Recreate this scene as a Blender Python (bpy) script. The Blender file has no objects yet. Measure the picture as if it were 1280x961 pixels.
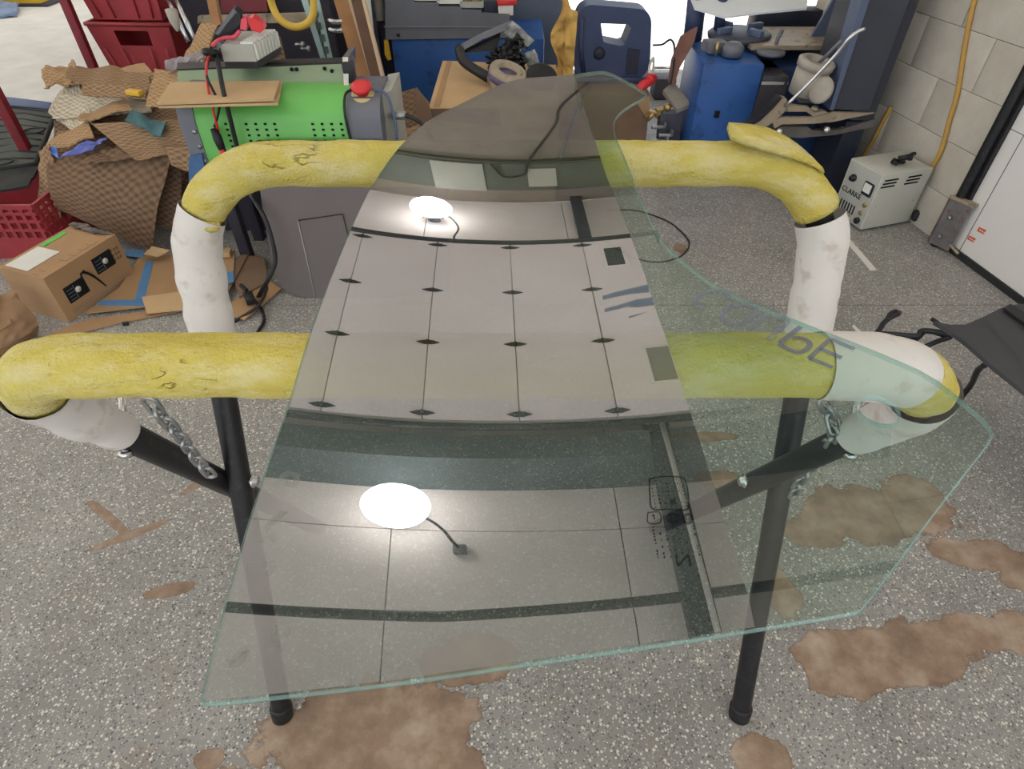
import bpy, bmesh, math, random
from mathutils import Vector, Matrix, noise
from mathutils.geometry import delaunay_2d_cdt
V = Vector
PI = math.pi
random.seed(7)
S = bpy.context.scene
COL = S.collection

def lin(r, g, b):
    def f(v):
        v /= 255.0
        return v / 12.92 if v <= .04045 else ((v + .055) / 1.055) ** 2.4
    return (f(r), f(g), f(b), 1.0)

# ------------------------------------------------------------------ camera, world, sun, exposure
CAM_H = 1.4
TH = math.radians(42.44)          # pitch below the horizon
FPX = 760.0                       # focal length in pixels of a 1280 px wide frame
cd = bpy.data.cameras.new('camera'); cam = bpy.data.objects.new('camera', cd); COL.objects.link(cam)
cam.location = (0, 0, CAM_H); cam.rotation_euler = (PI / 2 - TH, 0, 0)
cd.sensor_fit = 'HORIZONTAL'; cd.sensor_width = 36.0; cd.lens = 36.0 * FPX / 1280.0
cd.clip_start = .02; cd.clip_end = 200
S.camera = cam

w = bpy.data.worlds.new('sky'); S.world = w; w.use_nodes = True
bg = w.node_tree.nodes['Background']; bg.inputs[0].default_value = (.86, .93, 1.0, 1); bg.inputs[1].default_value = 1.3
sd = bpy.data.lights.new('sun', 'SUN'); sd.energy = 21.0; sd.angle = math.radians(.6); sd.color = (1, .95, .88)
sun = bpy.data.objects.new('sun', sd); COL.objects.link(sun)
sun.rotation_euler = (math.radians(-34), 0, math.radians(-8))      # from beyond the rear doorway, high
S.view_settings.view_transform = 'Standard'; S.view_settings.look = 'None'
S.view_settings.gamma = 1.0; S.view_settings.use_curve_mapping = False
S.view_settings.exposure = 0.12

# ------------------------------------------------------------------ helpers
def ray(px, py):
    u = 480 - py
    return V((px - 640, FPX * math.cos(TH) + u * math.sin(TH), -FPX * math.sin(TH) + u * math.cos(TH)))
def P(px, py, y):                 # point at distance y in front of the camera
    r = ray(px, py); return V((0, 0, CAM_H)) + r * (y / r.y)
def K(px, py, z=0.0):             # point at height z
    r = ray(px, py); return V((0, 0, CAM_H)) + r * ((z - CAM_H) / r.z)

LOC = {}
def prop(o, label=None, cat=None, group=None, kind=None):
    if label: o['label'] = label
    if cat: o['category'] = cat
    if group: o['group'] = group
    if kind: o['kind'] = kind
    return o
def thing(name, label, cat, loc, group=None, kind=None):
    o = bpy.data.objects.new(name, None); o.empty_display_size = .05; COL.objects.link(o)
    o.location = loc; LOC[o.name] = V(loc)
    return prop(o, label, cat, group, kind)

class MB:
    """collects shapes given in world coordinates; make() links them as one mesh object"""
    def __init__(s): s.bm = bmesh.new(); s.uv = None
    def box(s, c, size, M=None, bev=0.0):
        r = bmesh.ops.create_cube(s.bm, size=1.0); vs = r['verts']
        bmesh.ops.scale(s.bm, vec=size, verts=vs)
        if bev:
            es = list({e for v in vs for e in v.link_edges})
            rr = bmesh.ops.bevel(s.bm, geom=es, offset=bev, segments=2, affect='EDGES', profile=.5)
            vs = list({v for f in rr['faces'] for v in f.verts} | {v for v in vs if v.is_valid})
        T = Matrix.Translation(c) @ (M.to_4x4() if M else Matrix.Identity(4))
        bmesh.ops.transform(s.bm, matrix=T, verts=vs); return s
    def prism(s, pts, ext):
        a = [s.bm.verts.new(p) for p in pts]; b = [s.bm.verts.new(V(p) + V(ext)) for p in pts]
        n = len(a)
        s.bm.faces.new(a); s.bm.faces.new(b[::-1])
        for i in range(n): s.bm.faces.new((a[i], b[i], b[(i + 1) % n], a[(i + 1) % n]))
        bmesh.ops.recalc_face_normals(s.bm, faces=s.bm.faces[:]); return s
    def tube(s, pts, r, seg=10, cap=True, amp=0.0, fr=20.0, closed=False):
        pts = [V(p) for p in pts]; n = len(pts)
        rr = r if isinstance(r, (list, tuple)) else [r] * n
        t0 = (pts[1] - pts[0]).normalized()
        nrm = t0.orthogonal().normalized()
        rings = []
        for i, p in enumerate(pts):
            if closed: t = (pts[(i + 1) % n] - pts[i - 1]).normalized()
            else: t = (pts[min(i + 1, n - 1)] - pts[max(i - 1, 0)]).normalized()
            nrm = (nrm - t * nrm.dot(t)).normalized(); bi = t.cross(nrm)
            ring = []
            for k in range(seg):
                a = 2 * PI * k / seg; d = nrm * math.cos(a) + bi * math.sin(a); R = rr[i]
                if amp:
                    q = p + d * R
                    R += amp * (noise.noise(q * fr) + .5 * noise.noise(q * fr * 2.7))
                ring.append(s.bm.verts.new(p + d * R))
            rings.append(ring)
        m = n if closed else n - 1
        for i in range(m):
            a, b = rings[i], rings[(i + 1) % n]
            for k in range(seg): s.bm.faces.new((a[k], a[(k + 1) % seg], b[(k + 1) % seg], b[k]))
        if cap and not closed:
            s.bm.faces.new(rings[0][::-1]); s.bm.faces.new(rings[-1])
        return s
    def lathe(s, prof, base, axis=(0, 0, 1), seg=20):
        ax = V(axis).normalized(); u = ax.orthogonal().normalized(); v = ax.cross(u); base = V(base)
        rings = []
        for (r, h) in prof:
            rings.append([s.bm.verts.new(base + ax * h + (u * math.cos(2 * PI * k / seg) + v * math.sin(2 * PI * k / seg)) * max(r, 1e-4)) for k in range(seg)])
        for a, b in zip(rings, rings[1:]):
            for k in range(seg): s.bm.faces.new((a[k], a[(k + 1) % seg], b[(k + 1) % seg], b[k]))
        s.bm.faces.new(rings[0][::-1]); s.bm.faces.new(rings[-1])
        return s
    def sheet(s, c00, c10, c11, c01, nu=24, nv=16, amp=.01, fr=6.0, th=.004, seed=0.0, f=None):
        """bilinear patch with crumples, given real thickness; uv in metres"""
        c = [V(q) for q in (c00, c10, c11, c01)]
        nr = (c[1] - c[0]).cross(c[3] - c[0]).normalized()
        lu = (c[1] - c[0]).length; lv = (c[3] - c[0]).length
        if s.uv is None: s.uv = s.bm.loops.layers.uv.new('UVMap')
        uvs = {}; G = []
        for j in range(nv + 1):
            row = []
            for i in range(nu + 1):
                u, v = i / nu, j / nv
                p = c[0] * (1 - u) * (1 - v) + c[1] * u * (1 - v) + c[2] * u * v + c[3] * (1 - u) * v
                q = V((u * lu * fr, v * lv * fr, seed))
                d = amp * (noise.noise(q) + .45 * noise.noise(q * 2.6))
                p = p + nr * d
                if f: p = p + V(f(u, v))
                pr = []
                for sg in (.5, -.5):
                    vv = s.bm.verts.new(p + nr * th * sg); uvs[vv] = (u * lu, v * lv); pr.append(vv)
                row.append(pr)
            G.append(row)
        F = []
        for j in range(nv):
            for i in range(nu):
                a, b, cc, d = G[j][i], G[j][i + 1], G[j + 1][i + 1], G[j + 1][i]
                F.append(s.bm.faces.new((a[0], b[0], cc[0], d[0]))); F.append(s.bm.faces.new((d[1], cc[1], b[1], a[1])))
        for j in range(nv):
            for i in (0, nu):
                a, b = G[j][i], G[j + 1][i]; F.append(s.bm.faces.new((a[0], b[0], b[1], a[1])))
        for i in range(nu):
            for j in (0, nv):
                a, b = G[j][i], G[j][i + 1]; F.append(s.bm.faces.new((a[1], b[1], b[0], a[0])))
        for fa in F:
            for l in fa.loops: l[s.uv].uv = uvs[l.vert]
        bmesh.ops.recalc_face_normals(s.bm, faces=F)
        return s
    def make(s, name, mat, root=None, label=None, cat=None, group=None, kind=None, smooth=True, loc=None):
        bm = s.bm
        base = LOC[root.name] if root else (V(loc) if loc is not None else None)
        if base is None:
            lo = V((1e9,) * 3); hi = -lo
            for v in bm.verts:
                for k in range(3): lo[k] = min(lo[k], v.co[k]); hi[k] = max(hi[k], v.co[k])
            base = V(((lo.x + hi.x) / 2, (lo.y + hi.y) / 2, lo.z))
        for v in bm.verts: v.co -= base
        if smooth:
            for fa in bm.faces: fa.smooth = True
            for e in bm.edges:
                if len(e.link_faces) == 2 and e.calc_face_angle(0) > .6: e.smooth = False
        me = bpy.data.meshes.new(name); bm.to_mesh(me); bm.free()
        for m in (mat if isinstance(mat, (list, tuple)) else [mat]): me.materials.append(m)
        o = bpy.data.objects.new(name, me); COL.objects.link(o)
        if root: o.parent = root
        else: o.location = base
        LOC[o.name] = base.copy()
        return prop(o, label, cat, group, kind)
def B(c, size, M=None, bev=0.0): return MB().box(c, size, M, bev)
def T(pts, r, seg=10, **k): return MB().tube(pts, r, seg, **k)
def rotz(a): return Matrix.Rotation(a, 3, 'Z')
def axes(x, y, z): return Matrix((x, y, z)).transposed()
def fillet(pts, r, n=10):
    """polyline with its corners rounded"""
    pts = [V(p) for p in pts]; out = [pts[0]]
    for i in range(1, len(pts) - 1):
        a, b, c = pts[i - 1], pts[i], pts[i + 1]; r_ = r[i - 1] if isinstance(r, (list, tuple)) else r
        d1 = (a - b).normalized(); d2 = (c - b).normalized(); ang = d1.angle(d2)
        t = r_ / math.tan(ang / 2); t = min(t, .48 * (a - b).length, .48 * (c - b).length); rad = t * math.tan(ang / 2)
        ce = b + (d1 + d2).normalized() * (rad / math.sin(ang / 2))
        s0 = b + d1 * t - ce; s1 = b + d2 * t - ce
        for k in range(n + 1):
            f = k / n; om = s0.angle(s1)
            out.append(ce + (s0 * math.sin((1 - f) * om) + s1 * math.sin(f * om)) / math.sin(om))
    out.append(pts[-1]); return out
def resample(pts, step):
    pts = [V(p) for p in pts]; out = [pts[0].copy()]; acc = 0
    for a, b in zip(pts, pts[1:]):
        L = (b - a).length; d = step - acc
        while d <= L:
            out.append(a + (b - a) * (d / L)); d += step
        acc = L - (d - step)
    if (out[-1] - pts[-1]).length > step * .3: out.append(pts[-1].copy())
    return out
def smoothpath(pts, n=6):
    """Catmull-Rom through the points"""
    pts = [V(p) for p in pts]; q = [pts[0] * 2 - pts[1]] + pts + [pts[-1] * 2 - pts[-2]]; out = []
    for i in range(1, len(q) - 2):
        a, b, c, d = q[i - 1], q[i], q[i + 1], q[i + 2]
        for k in range(n):
            t = k / n
            out.append(.5 * ((2 * b) + (c - a) * t + (2 * a - 5 * b + 4 * c - d) * t * t + (3 * b - a - 3 * c + d) * t ** 3))
    out.append(pts[-1]); return out

# ------------------------------------------------------------------ materials
def nt(name):
    m = bpy.data.materials.new(name); m.use_nodes = True; t = m.node_tree
    return m, t, t.nodes['Principled BSDF']
def math_n(t, op, a, b=None, c=None, clamp=False):
    n = t.nodes.new('ShaderNodeMath'); n.operation = op; n.use_clamp = clamp
    for i, v in enumerate((a, b, c)):
        if v is None: continue
        if isinstance(v, (int, float)): n.inputs[i].default_value = v
        else: t.links.new(v, n.inputs[i])
    return n.outputs[0]
def mixc(t, fac, a, b, blend='MIX'):
    n = t.nodes.new('ShaderNodeMix'); n.data_type = 'RGBA'; n.blend_type = blend
    for i, v in ((0, fac), (6, a), (7, b)):
        if isinstance(v, (int, float)): n.inputs[i].default_value = v
        elif isinstance(v, tuple): n.inputs[i].default_value = v
        else: t.links.new(v, n.inputs[i])
    return n.outputs[2]
def noise_n(t, co, scale, detail=3.0, rough=.55):
    n = t.nodes.new('ShaderNodeTexNoise'); n.inputs['Scale'].default_value = scale
    n.inputs['Detail'].default_value = detail; n.inputs['Roughness'].default_value = rough
    t.links.new(co, n.inputs['Vector']); return n.outputs[0]
def ramp(t, fac, stops):
    n = t.nodes.new('ShaderNodeValToRGB'); e = n.color_ramp.elements
    while len(e) < len(stops): e.new(.5)
    for i, (p, c) in enumerate(stops):
        e[i].position = p; e[i].color = c if isinstance(c, tuple) else (c, c, c, 1)
    t.links.new(fac, n.inputs[0]); return n.outputs[0]
def bump(t, bs, h, strength, dist=.002):
    n = t.nodes.new('ShaderNodeBump'); n.inputs['Strength'].default_value = strength; n.inputs['Distance'].default_value = dist
    t.links.new(h, n.inputs['Height']); t.links.new(n.outputs[0], bs.inputs['Normal'])
def mat(name, rgb, rough=.6, metal=0.0, var=.18, scale=9.0, bmp=0.0, bscale=120.0, spot=None, spec=.5):
    m, t, bs = nt(name)
    co = t.nodes.new('ShaderNodeTexCoord').outputs['Object']
    c = lin(*rgb); d = tuple(x * (1 - var) for x in c[:3]) + (1,); e = tuple(min(1, x * (1 + var)) for x in c[:3]) + (1,)
    nz = noise_n(t, co, scale)
    col = ramp(t, nz, [(.3, d), (.7, e)])
    if spot:
        n2 = noise_n(t, co, scale * 2.3, 5)
        col = mixc(t, ramp(t, n2, [(.56, 0.0), (.66, 1.0)]), col, lin(*spot))
    t.links.new(col, bs.inputs['Base Color'])
    bs.inputs['Roughness'].default_value = rough; bs.inputs['Metallic'].default_value = metal
    bs.inputs['Specular IOR Level'].default_value = spec
    if bmp: bump(t, bs, noise_n(t, co, bscale, 4), bmp)
    return m
def woven(name, hi, lo, du=.040, dv=.0105):
    """expanded corrugated packing paper: rows of short slits, slightly wavy"""
    m, t, bs = nt(name)
    uv = t.nodes.new('ShaderNodeTexCoord').outputs['UV']
    wv = t.nodes.new('ShaderNodeTexNoise'); wv.inputs['Scale'].default_value = 16.0; t.links.new(uv, wv.inputs['Vector'])
    ms = t.nodes.new('ShaderNodeVectorMath'); ms.operation = 'SCALE'; ms.inputs['Scale'].default_value = .03; t.links.new(wv.outputs['Color'], ms.inputs[0])
    ad = t.nodes.new('ShaderNodeVectorMath'); ad.operation = 'ADD'; t.links.new(uv, ad.inputs[0]); t.links.new(ms.outputs[0], ad.inputs[1])
    sx = t.nodes.new('ShaderNodeSeparateXYZ'); t.links.new(ad.outputs[0], sx.inputs[0])
    su = math_n(t, 'SINE', math_n(t, 'MULTIPLY', sx.outputs[0], 2 * PI / du)); sv = math_n(t, 'SINE', math_n(t, 'MULTIPLY', sx.outputs[1], PI / dv))
    pat = math_n(t, 'MULTIPLY_ADD', math_n(t, 'MULTIPLY', su, sv), .5, .5)
    bc = ramp(t, pat, [(.12, lin(*lo)), (.5, tuple(x * .55 + y * .45 for x, y in zip(lin(*hi), lin(*lo)))), (.8, lin(*hi))])
    nz = noise_n(t, uv, 7.0, 5)
    col = mixc(t, ramp(t, nz, [(.35, 0.0), (.7, .5)]), bc, tuple((x + y) / 2 for x, y in zip(lin(*hi), lin(*lo))))
    t.links.new(col, bs.inputs['Base Color']); bs.inputs['Roughness'].default_value = .95; bs.inputs['Specular IOR Level'].default_value = .2
    bump(t, bs, pat, .7, .003)
    return m
def emis(name, rgb, st):
    m, t, bs = nt(name); bs.inputs['Base Color'].default_value = rgb
    bs.inputs['Emission Color'].default_value = rgb; bs.inputs['Emission Strength'].default_value = st; return m

black = mat('black_paint', (24, 24, 27), .42, 0, .3, 30, .1, 300, spot=(48, 46, 46))
blackp = mat('black_plastic', (26, 26, 29), .5, 0, .2, 20)
rubber = mat('black_rubber', (38, 39, 40), .75, 0, .2, 14, .2, 200)
steel = mat('galvanised_steel', (170, 172, 172), .35, .85, .2, 60)
chrome = mat('zinc_plated_steel', (205, 205, 205), .22, .95, .1, 40)
greysteel = mat('grey_painted_steel', (106, 108, 116), .5, 0, .1, 6)
white = mat('white_paint', (222, 220, 213), .5, 0, .05, 3)
cream = mat('off_white_enamel', (196, 194, 182), .42, 0, .06, 5)
card = mat('brown_cardboard', (172, 136, 98), .85, 0, .1, 5, .15, 80)
cardd = mat('dark_brown_cardboard', (122, 98, 78), .9, 0, .14, 5, .15, 80)
cardl = mat('pale_cardboard', (196, 164, 122), .85, 0, .08, 5, .1, 80)
bagp = mat('kraft_paper', (158, 124, 92), .85, 0, .18, 8, .4, 30)
red = mat('red_plastic', (162, 54, 60), .5, 0, .14, 6)
redp = mat('red_painted_steel', (128, 30, 40), .5, 0, .12, 12, spot=(100, 40, 40))
redb = mat('bright_red_plastic', (214, 48, 52), .4, 0, .1, 10)
pink = mat('pink_red_vinyl', (226, 84, 100), .45, 0, .1, 10)
blue = mat('blue_paint', (38, 84, 150), .5, 0, .14, 5, spot=(34, 66, 112))
bluedark = mat('dark_blue_plastic', (54, 66, 100), .5, 0, .15, 6)
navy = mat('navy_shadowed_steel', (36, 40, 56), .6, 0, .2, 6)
green = mat('bright_green_paint', (112, 190, 94), .36, 0, .05, 3)
wood = mat('tan_timber', (160, 116, 76), .75, 0, .2, 7, .2, 60)
woodd = mat('dark_timber', (100, 72, 56), .75, 0, .2, 7, .2, 60)
woodend = mat('pale_sawn_timber', (212, 184, 152), .8, 0, .1, 9)
yellowh = mat('yellow_rubber_hose', (214, 176, 70), .55, 0, .1, 14)
hosew = mat('ochre_rubber_hose', (190, 148, 70), .55, 0, .12, 14)
yellowp = mat('yellow_plastic', (222, 176, 50), .5, 0, .1, 10)
tanpap = mat('torn_tan_paper', (196, 156, 84), .85, 0, .25, 10, .5, 30)
paper = mat('white_label_paper', (222, 220, 212), .8, 0, .04, 8)
greenlab = mat('green_sticker', (92, 200, 84), .6, 0, .05, 8)
btape = mat('blue_masking_tape', (84, 132, 178), .7, 0, .1, 14)
teal = mat('teal_cloth', (74, 108, 112), .9, 0, .2, 12, .4, 60)
bluefilm = mat('blue_plastic_film', (58, 104, 190), .25, 0, .3, 16)
brownpan = mat('grey_brown_panel', (100, 90, 88), .5, 0, .1, 2.5, .2, 160)
darkpan = mat('dark_shelf_panel', (50, 46, 56), .8, 0, .25, 4)
tan = mat('worn_tan_steel', (168, 152, 130), .5, .2, .16, 9, spot=(120, 108, 96))
bluegrey = mat('blue_grey_paint', (88, 100, 126), .5, 0, .1, 5)
colblk = mat('black_enamel_column', (52, 54, 64), .5, 0, .12, 4)
pot = mat('dusty_grey_plastic', (176, 168, 156), .65, 0, .12, 10)
shaftw = mat('dark_bore', (10, 10, 11), .9, 0, 0, 5)
wrapm = mat('white_wrap_paper', (214, 208, 202), .7, 0, .06, 12, .35, 40, spot=(196, 186, 176))
matrub = mat('charcoal_floor_mat', (74, 78, 74), .8, 0, .12, 10, .2, 140)
brass = mat('brass_metal', (186, 158, 104), .35, .8, .15, 30)
orange = mat('orange_sticker', (216, 92, 60), .6, 0, .05, 8)
dial = mat('dial_face', (226, 228, 220), .5, 0, .03, 8)
doorw = mat('white_door_panel', (232, 228, 224), .45, 0, .03, 2)
clip = mat('light_grey_plastic', (172, 172, 164), .5, 0, .06, 8)
saturnblk = mat('satin_black_vinyl', (66, 66, 68), .6, 0, .12, 5, .25, 220)
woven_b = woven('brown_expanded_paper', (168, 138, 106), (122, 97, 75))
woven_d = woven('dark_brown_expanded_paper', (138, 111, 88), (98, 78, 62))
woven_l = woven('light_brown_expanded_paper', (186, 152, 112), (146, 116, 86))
woven_w = woven('off_white_expanded_paper', (214, 204, 184), (166, 150, 126), .044, .012)

# yellow foam: worn and paler where hands and glass rub the top
def foam_mat():
    m, t, bs = nt('yellow_foam')
    tc = t.nodes.new('ShaderNodeTexCoord'); co = tc.outputs['Object']
    mp = t.nodes.new('ShaderNodeMapping'); mp.inputs['Scale'].default_value = (.35, 1, 1); t.links.new(co, mp.inputs[0]); cs_ = mp.outputs[0]
    col = ramp(t, noise_n(t, co, 14, 4), [(.3, lin(196, 176, 84)), (.7, lin(212, 196, 106))])
    worn = ramp(t, noise_n(t, cs_, 42, 7, .7), [(.44, 0.0), (.62, .8)])
    col = mixc(t, worn, col, lin(216, 204, 150))
    dirt = ramp(t, noise_n(t, co, 9, 6, .65), [(.60, 0.0), (.74, .5)])
    col = mixc(t, dirt, col, lin(158, 138, 70))
    ridge = math_n(t, 'ABSOLUTE', math_n(t, 'SUBTRACT', noise_n(t, cs_, 26, 4, .6), .5))
    gate = ramp(t, noise_n(t, co, 11, 3), [(.60, 0.0), (.70, 1.0)])
    crack = math_n(t, 'MULTIPLY', ramp(t, ridge, [(.002, 1.0), (.009, 0.0)]), gate)
    col = mixc(t, math_n(t, 'MULTIPLY', crack, .35), col, lin(134, 116, 52))
    t.links.new(col, bs.inputs['Base Color']); bs.inputs['Roughness'].default_value = .9
    bs.inputs['Specular IOR Level'].default_value = .15
    h = math_n(t, 'ADD', noise_n(t, co, 260, 3), math_n(t, 'MULTIPLY', noise_n(t, cs_, 60, 5), 1.8))
    h = math_n(t, 'MULTIPLY_ADD', crack, -2.0, h)
    bump(t, bs, h, 1.0, .0036); return m
foam = foam_mat()

# floor: grey coating full of pale and dark chips, worn through to brown screed in patches
BLOBS = [(-.30, .41, .25, .15, 0), (.88, .615, .24, .075, .05), (1.17, .665, .17, .055, 0), (.74, .585, .10, .075, 0), (1.22, .875, .13, .05, -.2),
         (1.31, .80, .08, .05, 0), (.97, 1.0, .18, .10, 0), (1.13, 1.03, .10, .11, 0), (.82, .94, .10, .05, 0), (.51, .40, .055, .05, 0),
         (-1.10, .98, .10, .014, -.6), (-1.03, .93, .10, .014, .5), (-.86, .77, .065, .018, .25), (.60, 1.12, .07, .035, 0), (.61, 1.29, .09, .02, 0),
         (.76, 2.44, .03, .05, 0), (-.10, .60, .10, .06, 0), (-.72, 1.05, .06, .02, .3), (.66, .77, .05, .07, 0), (-.9, 1.12, .07, .018, .9), (-.62, .40, .03, .02, 0)]
def floor_mat():
    m, t, bs = nt('chip_floor')
    co = t.nodes.new('ShaderNodeNewGeometry').outputs['Position']
    sx = t.nodes.new('ShaderNodeSeparateXYZ'); t.links.new(co, sx.inputs[0]); X, Y = sx.outputs[0], sx.outputs[1]
    base = ramp(t, noise_n(t, co, 3.5, 5, .6), [(.3, lin(132, 129, 125)), (.7, lin(160, 157, 152))])
    base = mixc(t, ramp(t, noise_n(t, co, 11, 5, .65), [(.55, 0.0), (.72, .5)]), base, lin(146, 128, 112))
    def chips(scale, off, r, pick, col, b):
        mp = t.nodes.new('ShaderNodeMapping'); t.links.new(co, mp.inputs[0])
        mp.inputs['Location'].default_value = (off, off * .7, 0); mp.inputs['Scale'].default_value = (1, 1, 0)
        mp.inputs['Rotation'].default_value = (0, 0, off)
        v = t.nodes.new('ShaderNodeTexVoronoi'); v.inputs['Scale'].default_value = scale; t.links.new(mp.outputs[0], v.inputs['Vector'])
        sp = t.nodes.new('ShaderNodeSeparateColor'); t.links.new(v.outputs['Color'], sp.inputs[0])
        rad = math_n(t, 'MULTIPLY_ADD', sp.outputs[1], r * .8, r * .35)
        k = math_n(t, 'MULTIPLY', math_n(t, 'LESS_THAN', v.outputs['Distance'], rad), math_n(t, 'GREATER_THAN', sp.outputs[0], pick))
        return mixc(t, k, b, col), k
    c1, _ = chips(150, 1.3, .50, .55, lin(120, 119, 118), base)
    c1, _ = chips(170, 5.7, .42, .80, lin(90, 90, 94), c1)
    c1, kw = chips(150, 3.1, .46, .70, lin(216, 212, 200), c1)
    c1, kw2 = chips(240, 8.2, .44, .66, lin(196, 193, 184), c1)
    # patches
    wob = math_n(t, 'MULTIPLY', math_n(t, 'SUBTRACT', noise_n(t, co, 9, 5, .6), .5), 1.9)
    acc = None
    for (cx, cy, rx, ry, ro) in BLOBS:
        dx = math_n(t, 'SUBTRACT', X, cx); dy = math_n(t, 'SUBTRACT', Y, cy)
        c, s = math.cos(ro), math.sin(ro)
        u = math_n(t, 'ADD', math_n(t, 'MULTIPLY', dx, c / rx), math_n(t, 'MULTIPLY', dy, s / rx))
        v = math_n(t, 'ADD', math_n(t, 'MULTIPLY', dx, -s / ry), math_n(t, 'MULTIPLY', dy, c / ry))
        d = math_n(t, 'SQRT', math_n(t, 'ADD', math_n(t, 'MULTIPLY', u, u), math_n(t, 'MULTIPLY', v, v)))
        acc = d if acc is None else math_n(t, 'MINIMUM', acc, d)
    d = math_n(t, 'ADD', acc, wob)
    pm = ramp(t, d, [(.97, 1.0), (1.0, 0.0)])
    rim = ramp(t, d, [(.90, 0.0), (.985, .55)])
    br = ramp(t, noise_n(t, co, 8, 6, .65), [(.28, lin(108, 88, 74)), (.5, lin(152, 128, 108)), (.72, lin(186, 168, 150))])
    br = mixc(t, rim, br, lin(92, 72, 60))
    col = mixc(t, pm, c1, br)
    t.links.new(col, bs.inputs['Base Color'])
    t.links.new(math_n(t, 'MULTIPLY_ADD', pm, .3, .42), bs.inputs['Roughness'])
    bs.inputs['Specular IOR Level'].default_value = .35
    h = math_n(t, 'ADD', math_n(t, 'MULTIPLY', pm, -1.0), math_n(t, 'MULTIPLY', kw, .25))
    bump(t, bs, h, .5, .0015)
    return m
floorm = floor_mat()
def concrete(name, a, b):
    m, t, bs = nt(name); co = t.nodes.new('ShaderNodeTexCoord').outputs['Object']
    c = ramp(t, noise_n(t, co, 4, 6, .6), [(.3, lin(*a)), (.7, lin(*b))])
    t.links.new(c, bs.inputs['Base Color']); bs.inputs['Roughness'].default_value = .9
    bump(t, bs, noise_n(t, co, 160, 4), .35, .002); return m
blockm = concrete('painted_concrete_block', (186, 178, 164), (214, 207, 194))
mortar = concrete('mortar', (176, 169, 156), (192, 185, 172))
plaster = concrete('ceiling_board', (222, 217, 210), (230, 226, 220))
apron = concrete('pale_concrete', (196, 194, 190), (214, 212, 208))
wallb = concrete('brown_grey_wall', (120, 113, 103), (134, 127, 117))

# ------------------------------------------------------------------ the setting
def struct(o): o['kind'] = 'structure'; return o
fl = struct(MB().box((-6, 4, -.06), (34, 40, .1)).make('floor', mortar))
for (x0, x1, y0, y1) in ((-6, 2.6, -2.9, 1.998), (-6, 2.6, 2.002, 4.098), (-2.6, 2.6, 4.102, 6.7)):
    o = B(((x0 + x1) / 2, (y0 + y1) / 2, -.006), (x1 - x0, y1 - y0, .012)).make('slab', floorm); o.parent = fl; o.location = LOC[o.name] - LOC[fl.name]
for (x0, x1, y0, y1) in ((-6, -2.604, 4.102, 6.7), (2.604, 9, -2.9, 6.7), (-22, 9, 6.704, 22), (-22, -6.004, -2.9, 6.7), (-22, 9, -15, -2.904)):
    o = B(((x0 + x1) / 2, (y0 + y1) / 2, -.006), (x1 - x0, y1 - y0, .012)).make('slab', apron); o.parent = fl; o.location = LOC[o.name] - LOC[fl.name]

def wx(y): return 1.97 - .16 * (y - 2.4)          # face of the right wall
wu = V((-.16, 1, 0)).normalized(); wn = V((-1, -.16, 0)).normalized(); wz = V((0, 0, 1))
def W(y, z, off=0.0): return V((wx(y), y, z)) + wn * off
WM = axes(-wu, -wn, wz)
wallr = struct(MB().prism([W(2.46, 0, -.012), W(4.0, 0, -.012), W(4.0, 2.7, -.012), W(2.46, 2.7, -.012)], -wn * .18).prism([W(2.46, 2.7, -.012), W(6.7, 2.7, -.012), W(6.7, 4.75, -.012), W(2.46, 4.75, -.012)], -wn * .18).make('wall_right', mortar))
bl = None
for r in range(12):
    for c in range(4):
        y0 = 2.50 + .398 * c - (.2 if r % 2 else 0) + .2
        if y0 - .197 < 2.46 and r % 2 == 0: pass
        zc = -.015 + .2 * r + .1
        if bl is None:
            bl = B((0, 0, 0), (.3990, .02, .1980), None, .0012).make('block', blockm, loc=(0, 0, 0)); o = bl
        else:
            o = bl.copy(); COL.objects.link(o)
        o.parent = wallr; o.rotation_euler = WM.to_euler()
        o.location = W(y0, zc, -.008 + .0015 * random.random()) - LOC[wallr.name]
wallu = struct(MB().prism([W(-2.6, 2.5, -.01), W(2.45, 2.5, -.01), W(2.45, 4.75, -.01), W(-2.6, 4.75, -.01)], -wn * .16).make('trim_1', plaster))
# closed white overhead door in the right wall
dr = thing('door_1', None, None, W(1.2, 0, 0)); struct(dr)
for k in range(5):
    MB().prism([W(-2.6, .03 + .5 * k, .004), W(2.45, .03 + .5 * k, .004), W(2.45, .526 + .5 * k, .004), W(-2.6, .526 + .5 * k, .004)], -wn * .04).make('door_section', doorw, dr)
MB().prism([W(2.372, .03, .0045), W(2.376, .03, .0045), W(2.376, 2.4, .0045), W(2.372, 2.4, .0045)], -wn * .003).make('edge_joint', greysteel, dr)
MB().prism([W(-2.6, 0, .012), W(2.44, 0, .012), W(2.44, .03, .012), W(-2.6, .03, .012)], -wn * .03).make('bottom_seal', rubber, dr)
for (a, b, z) in ((2.368, 2.332, .088), (2.345, 2.309, .140)):
    s = MB().prism([W(a, z, .006), W(b, z + .004, .006), W(b, z + .022, .006), W(a, z + .018, .006)], -wn * .002).make('warning_label', orange, dr, label='small orange warning label')
    for q in range(3):
        B(W(a - .012 - q * .012, z + .011, .0066), (.007, .001, .005), WM).make('print_mark', paper, s)
tr = struct(MB().tube([W(2.475, .0, .03), W(2.475, 2.5, .03)], .021, 12).box(W(2.475, 1.25, .008), (.07, .03, 2.5), WM).make('trim_2', black))
br = thing('steel_corner_guard', 'rusty grey steel angle guard bolted at the foot of the black door track', 'guard', W(2.43, 0, .03))
MB().prism([W(2.487, .012, .062), W(2.40, .012, .03), W(2.40, .225, .03), W(2.487, .225, .062)], V((.012, .03, 0))).make('plate', mat('rusty_grey_steel', (116, 112, 112), .6, .3, .2, 14, spot=(128, 66, 60)), br)
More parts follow.
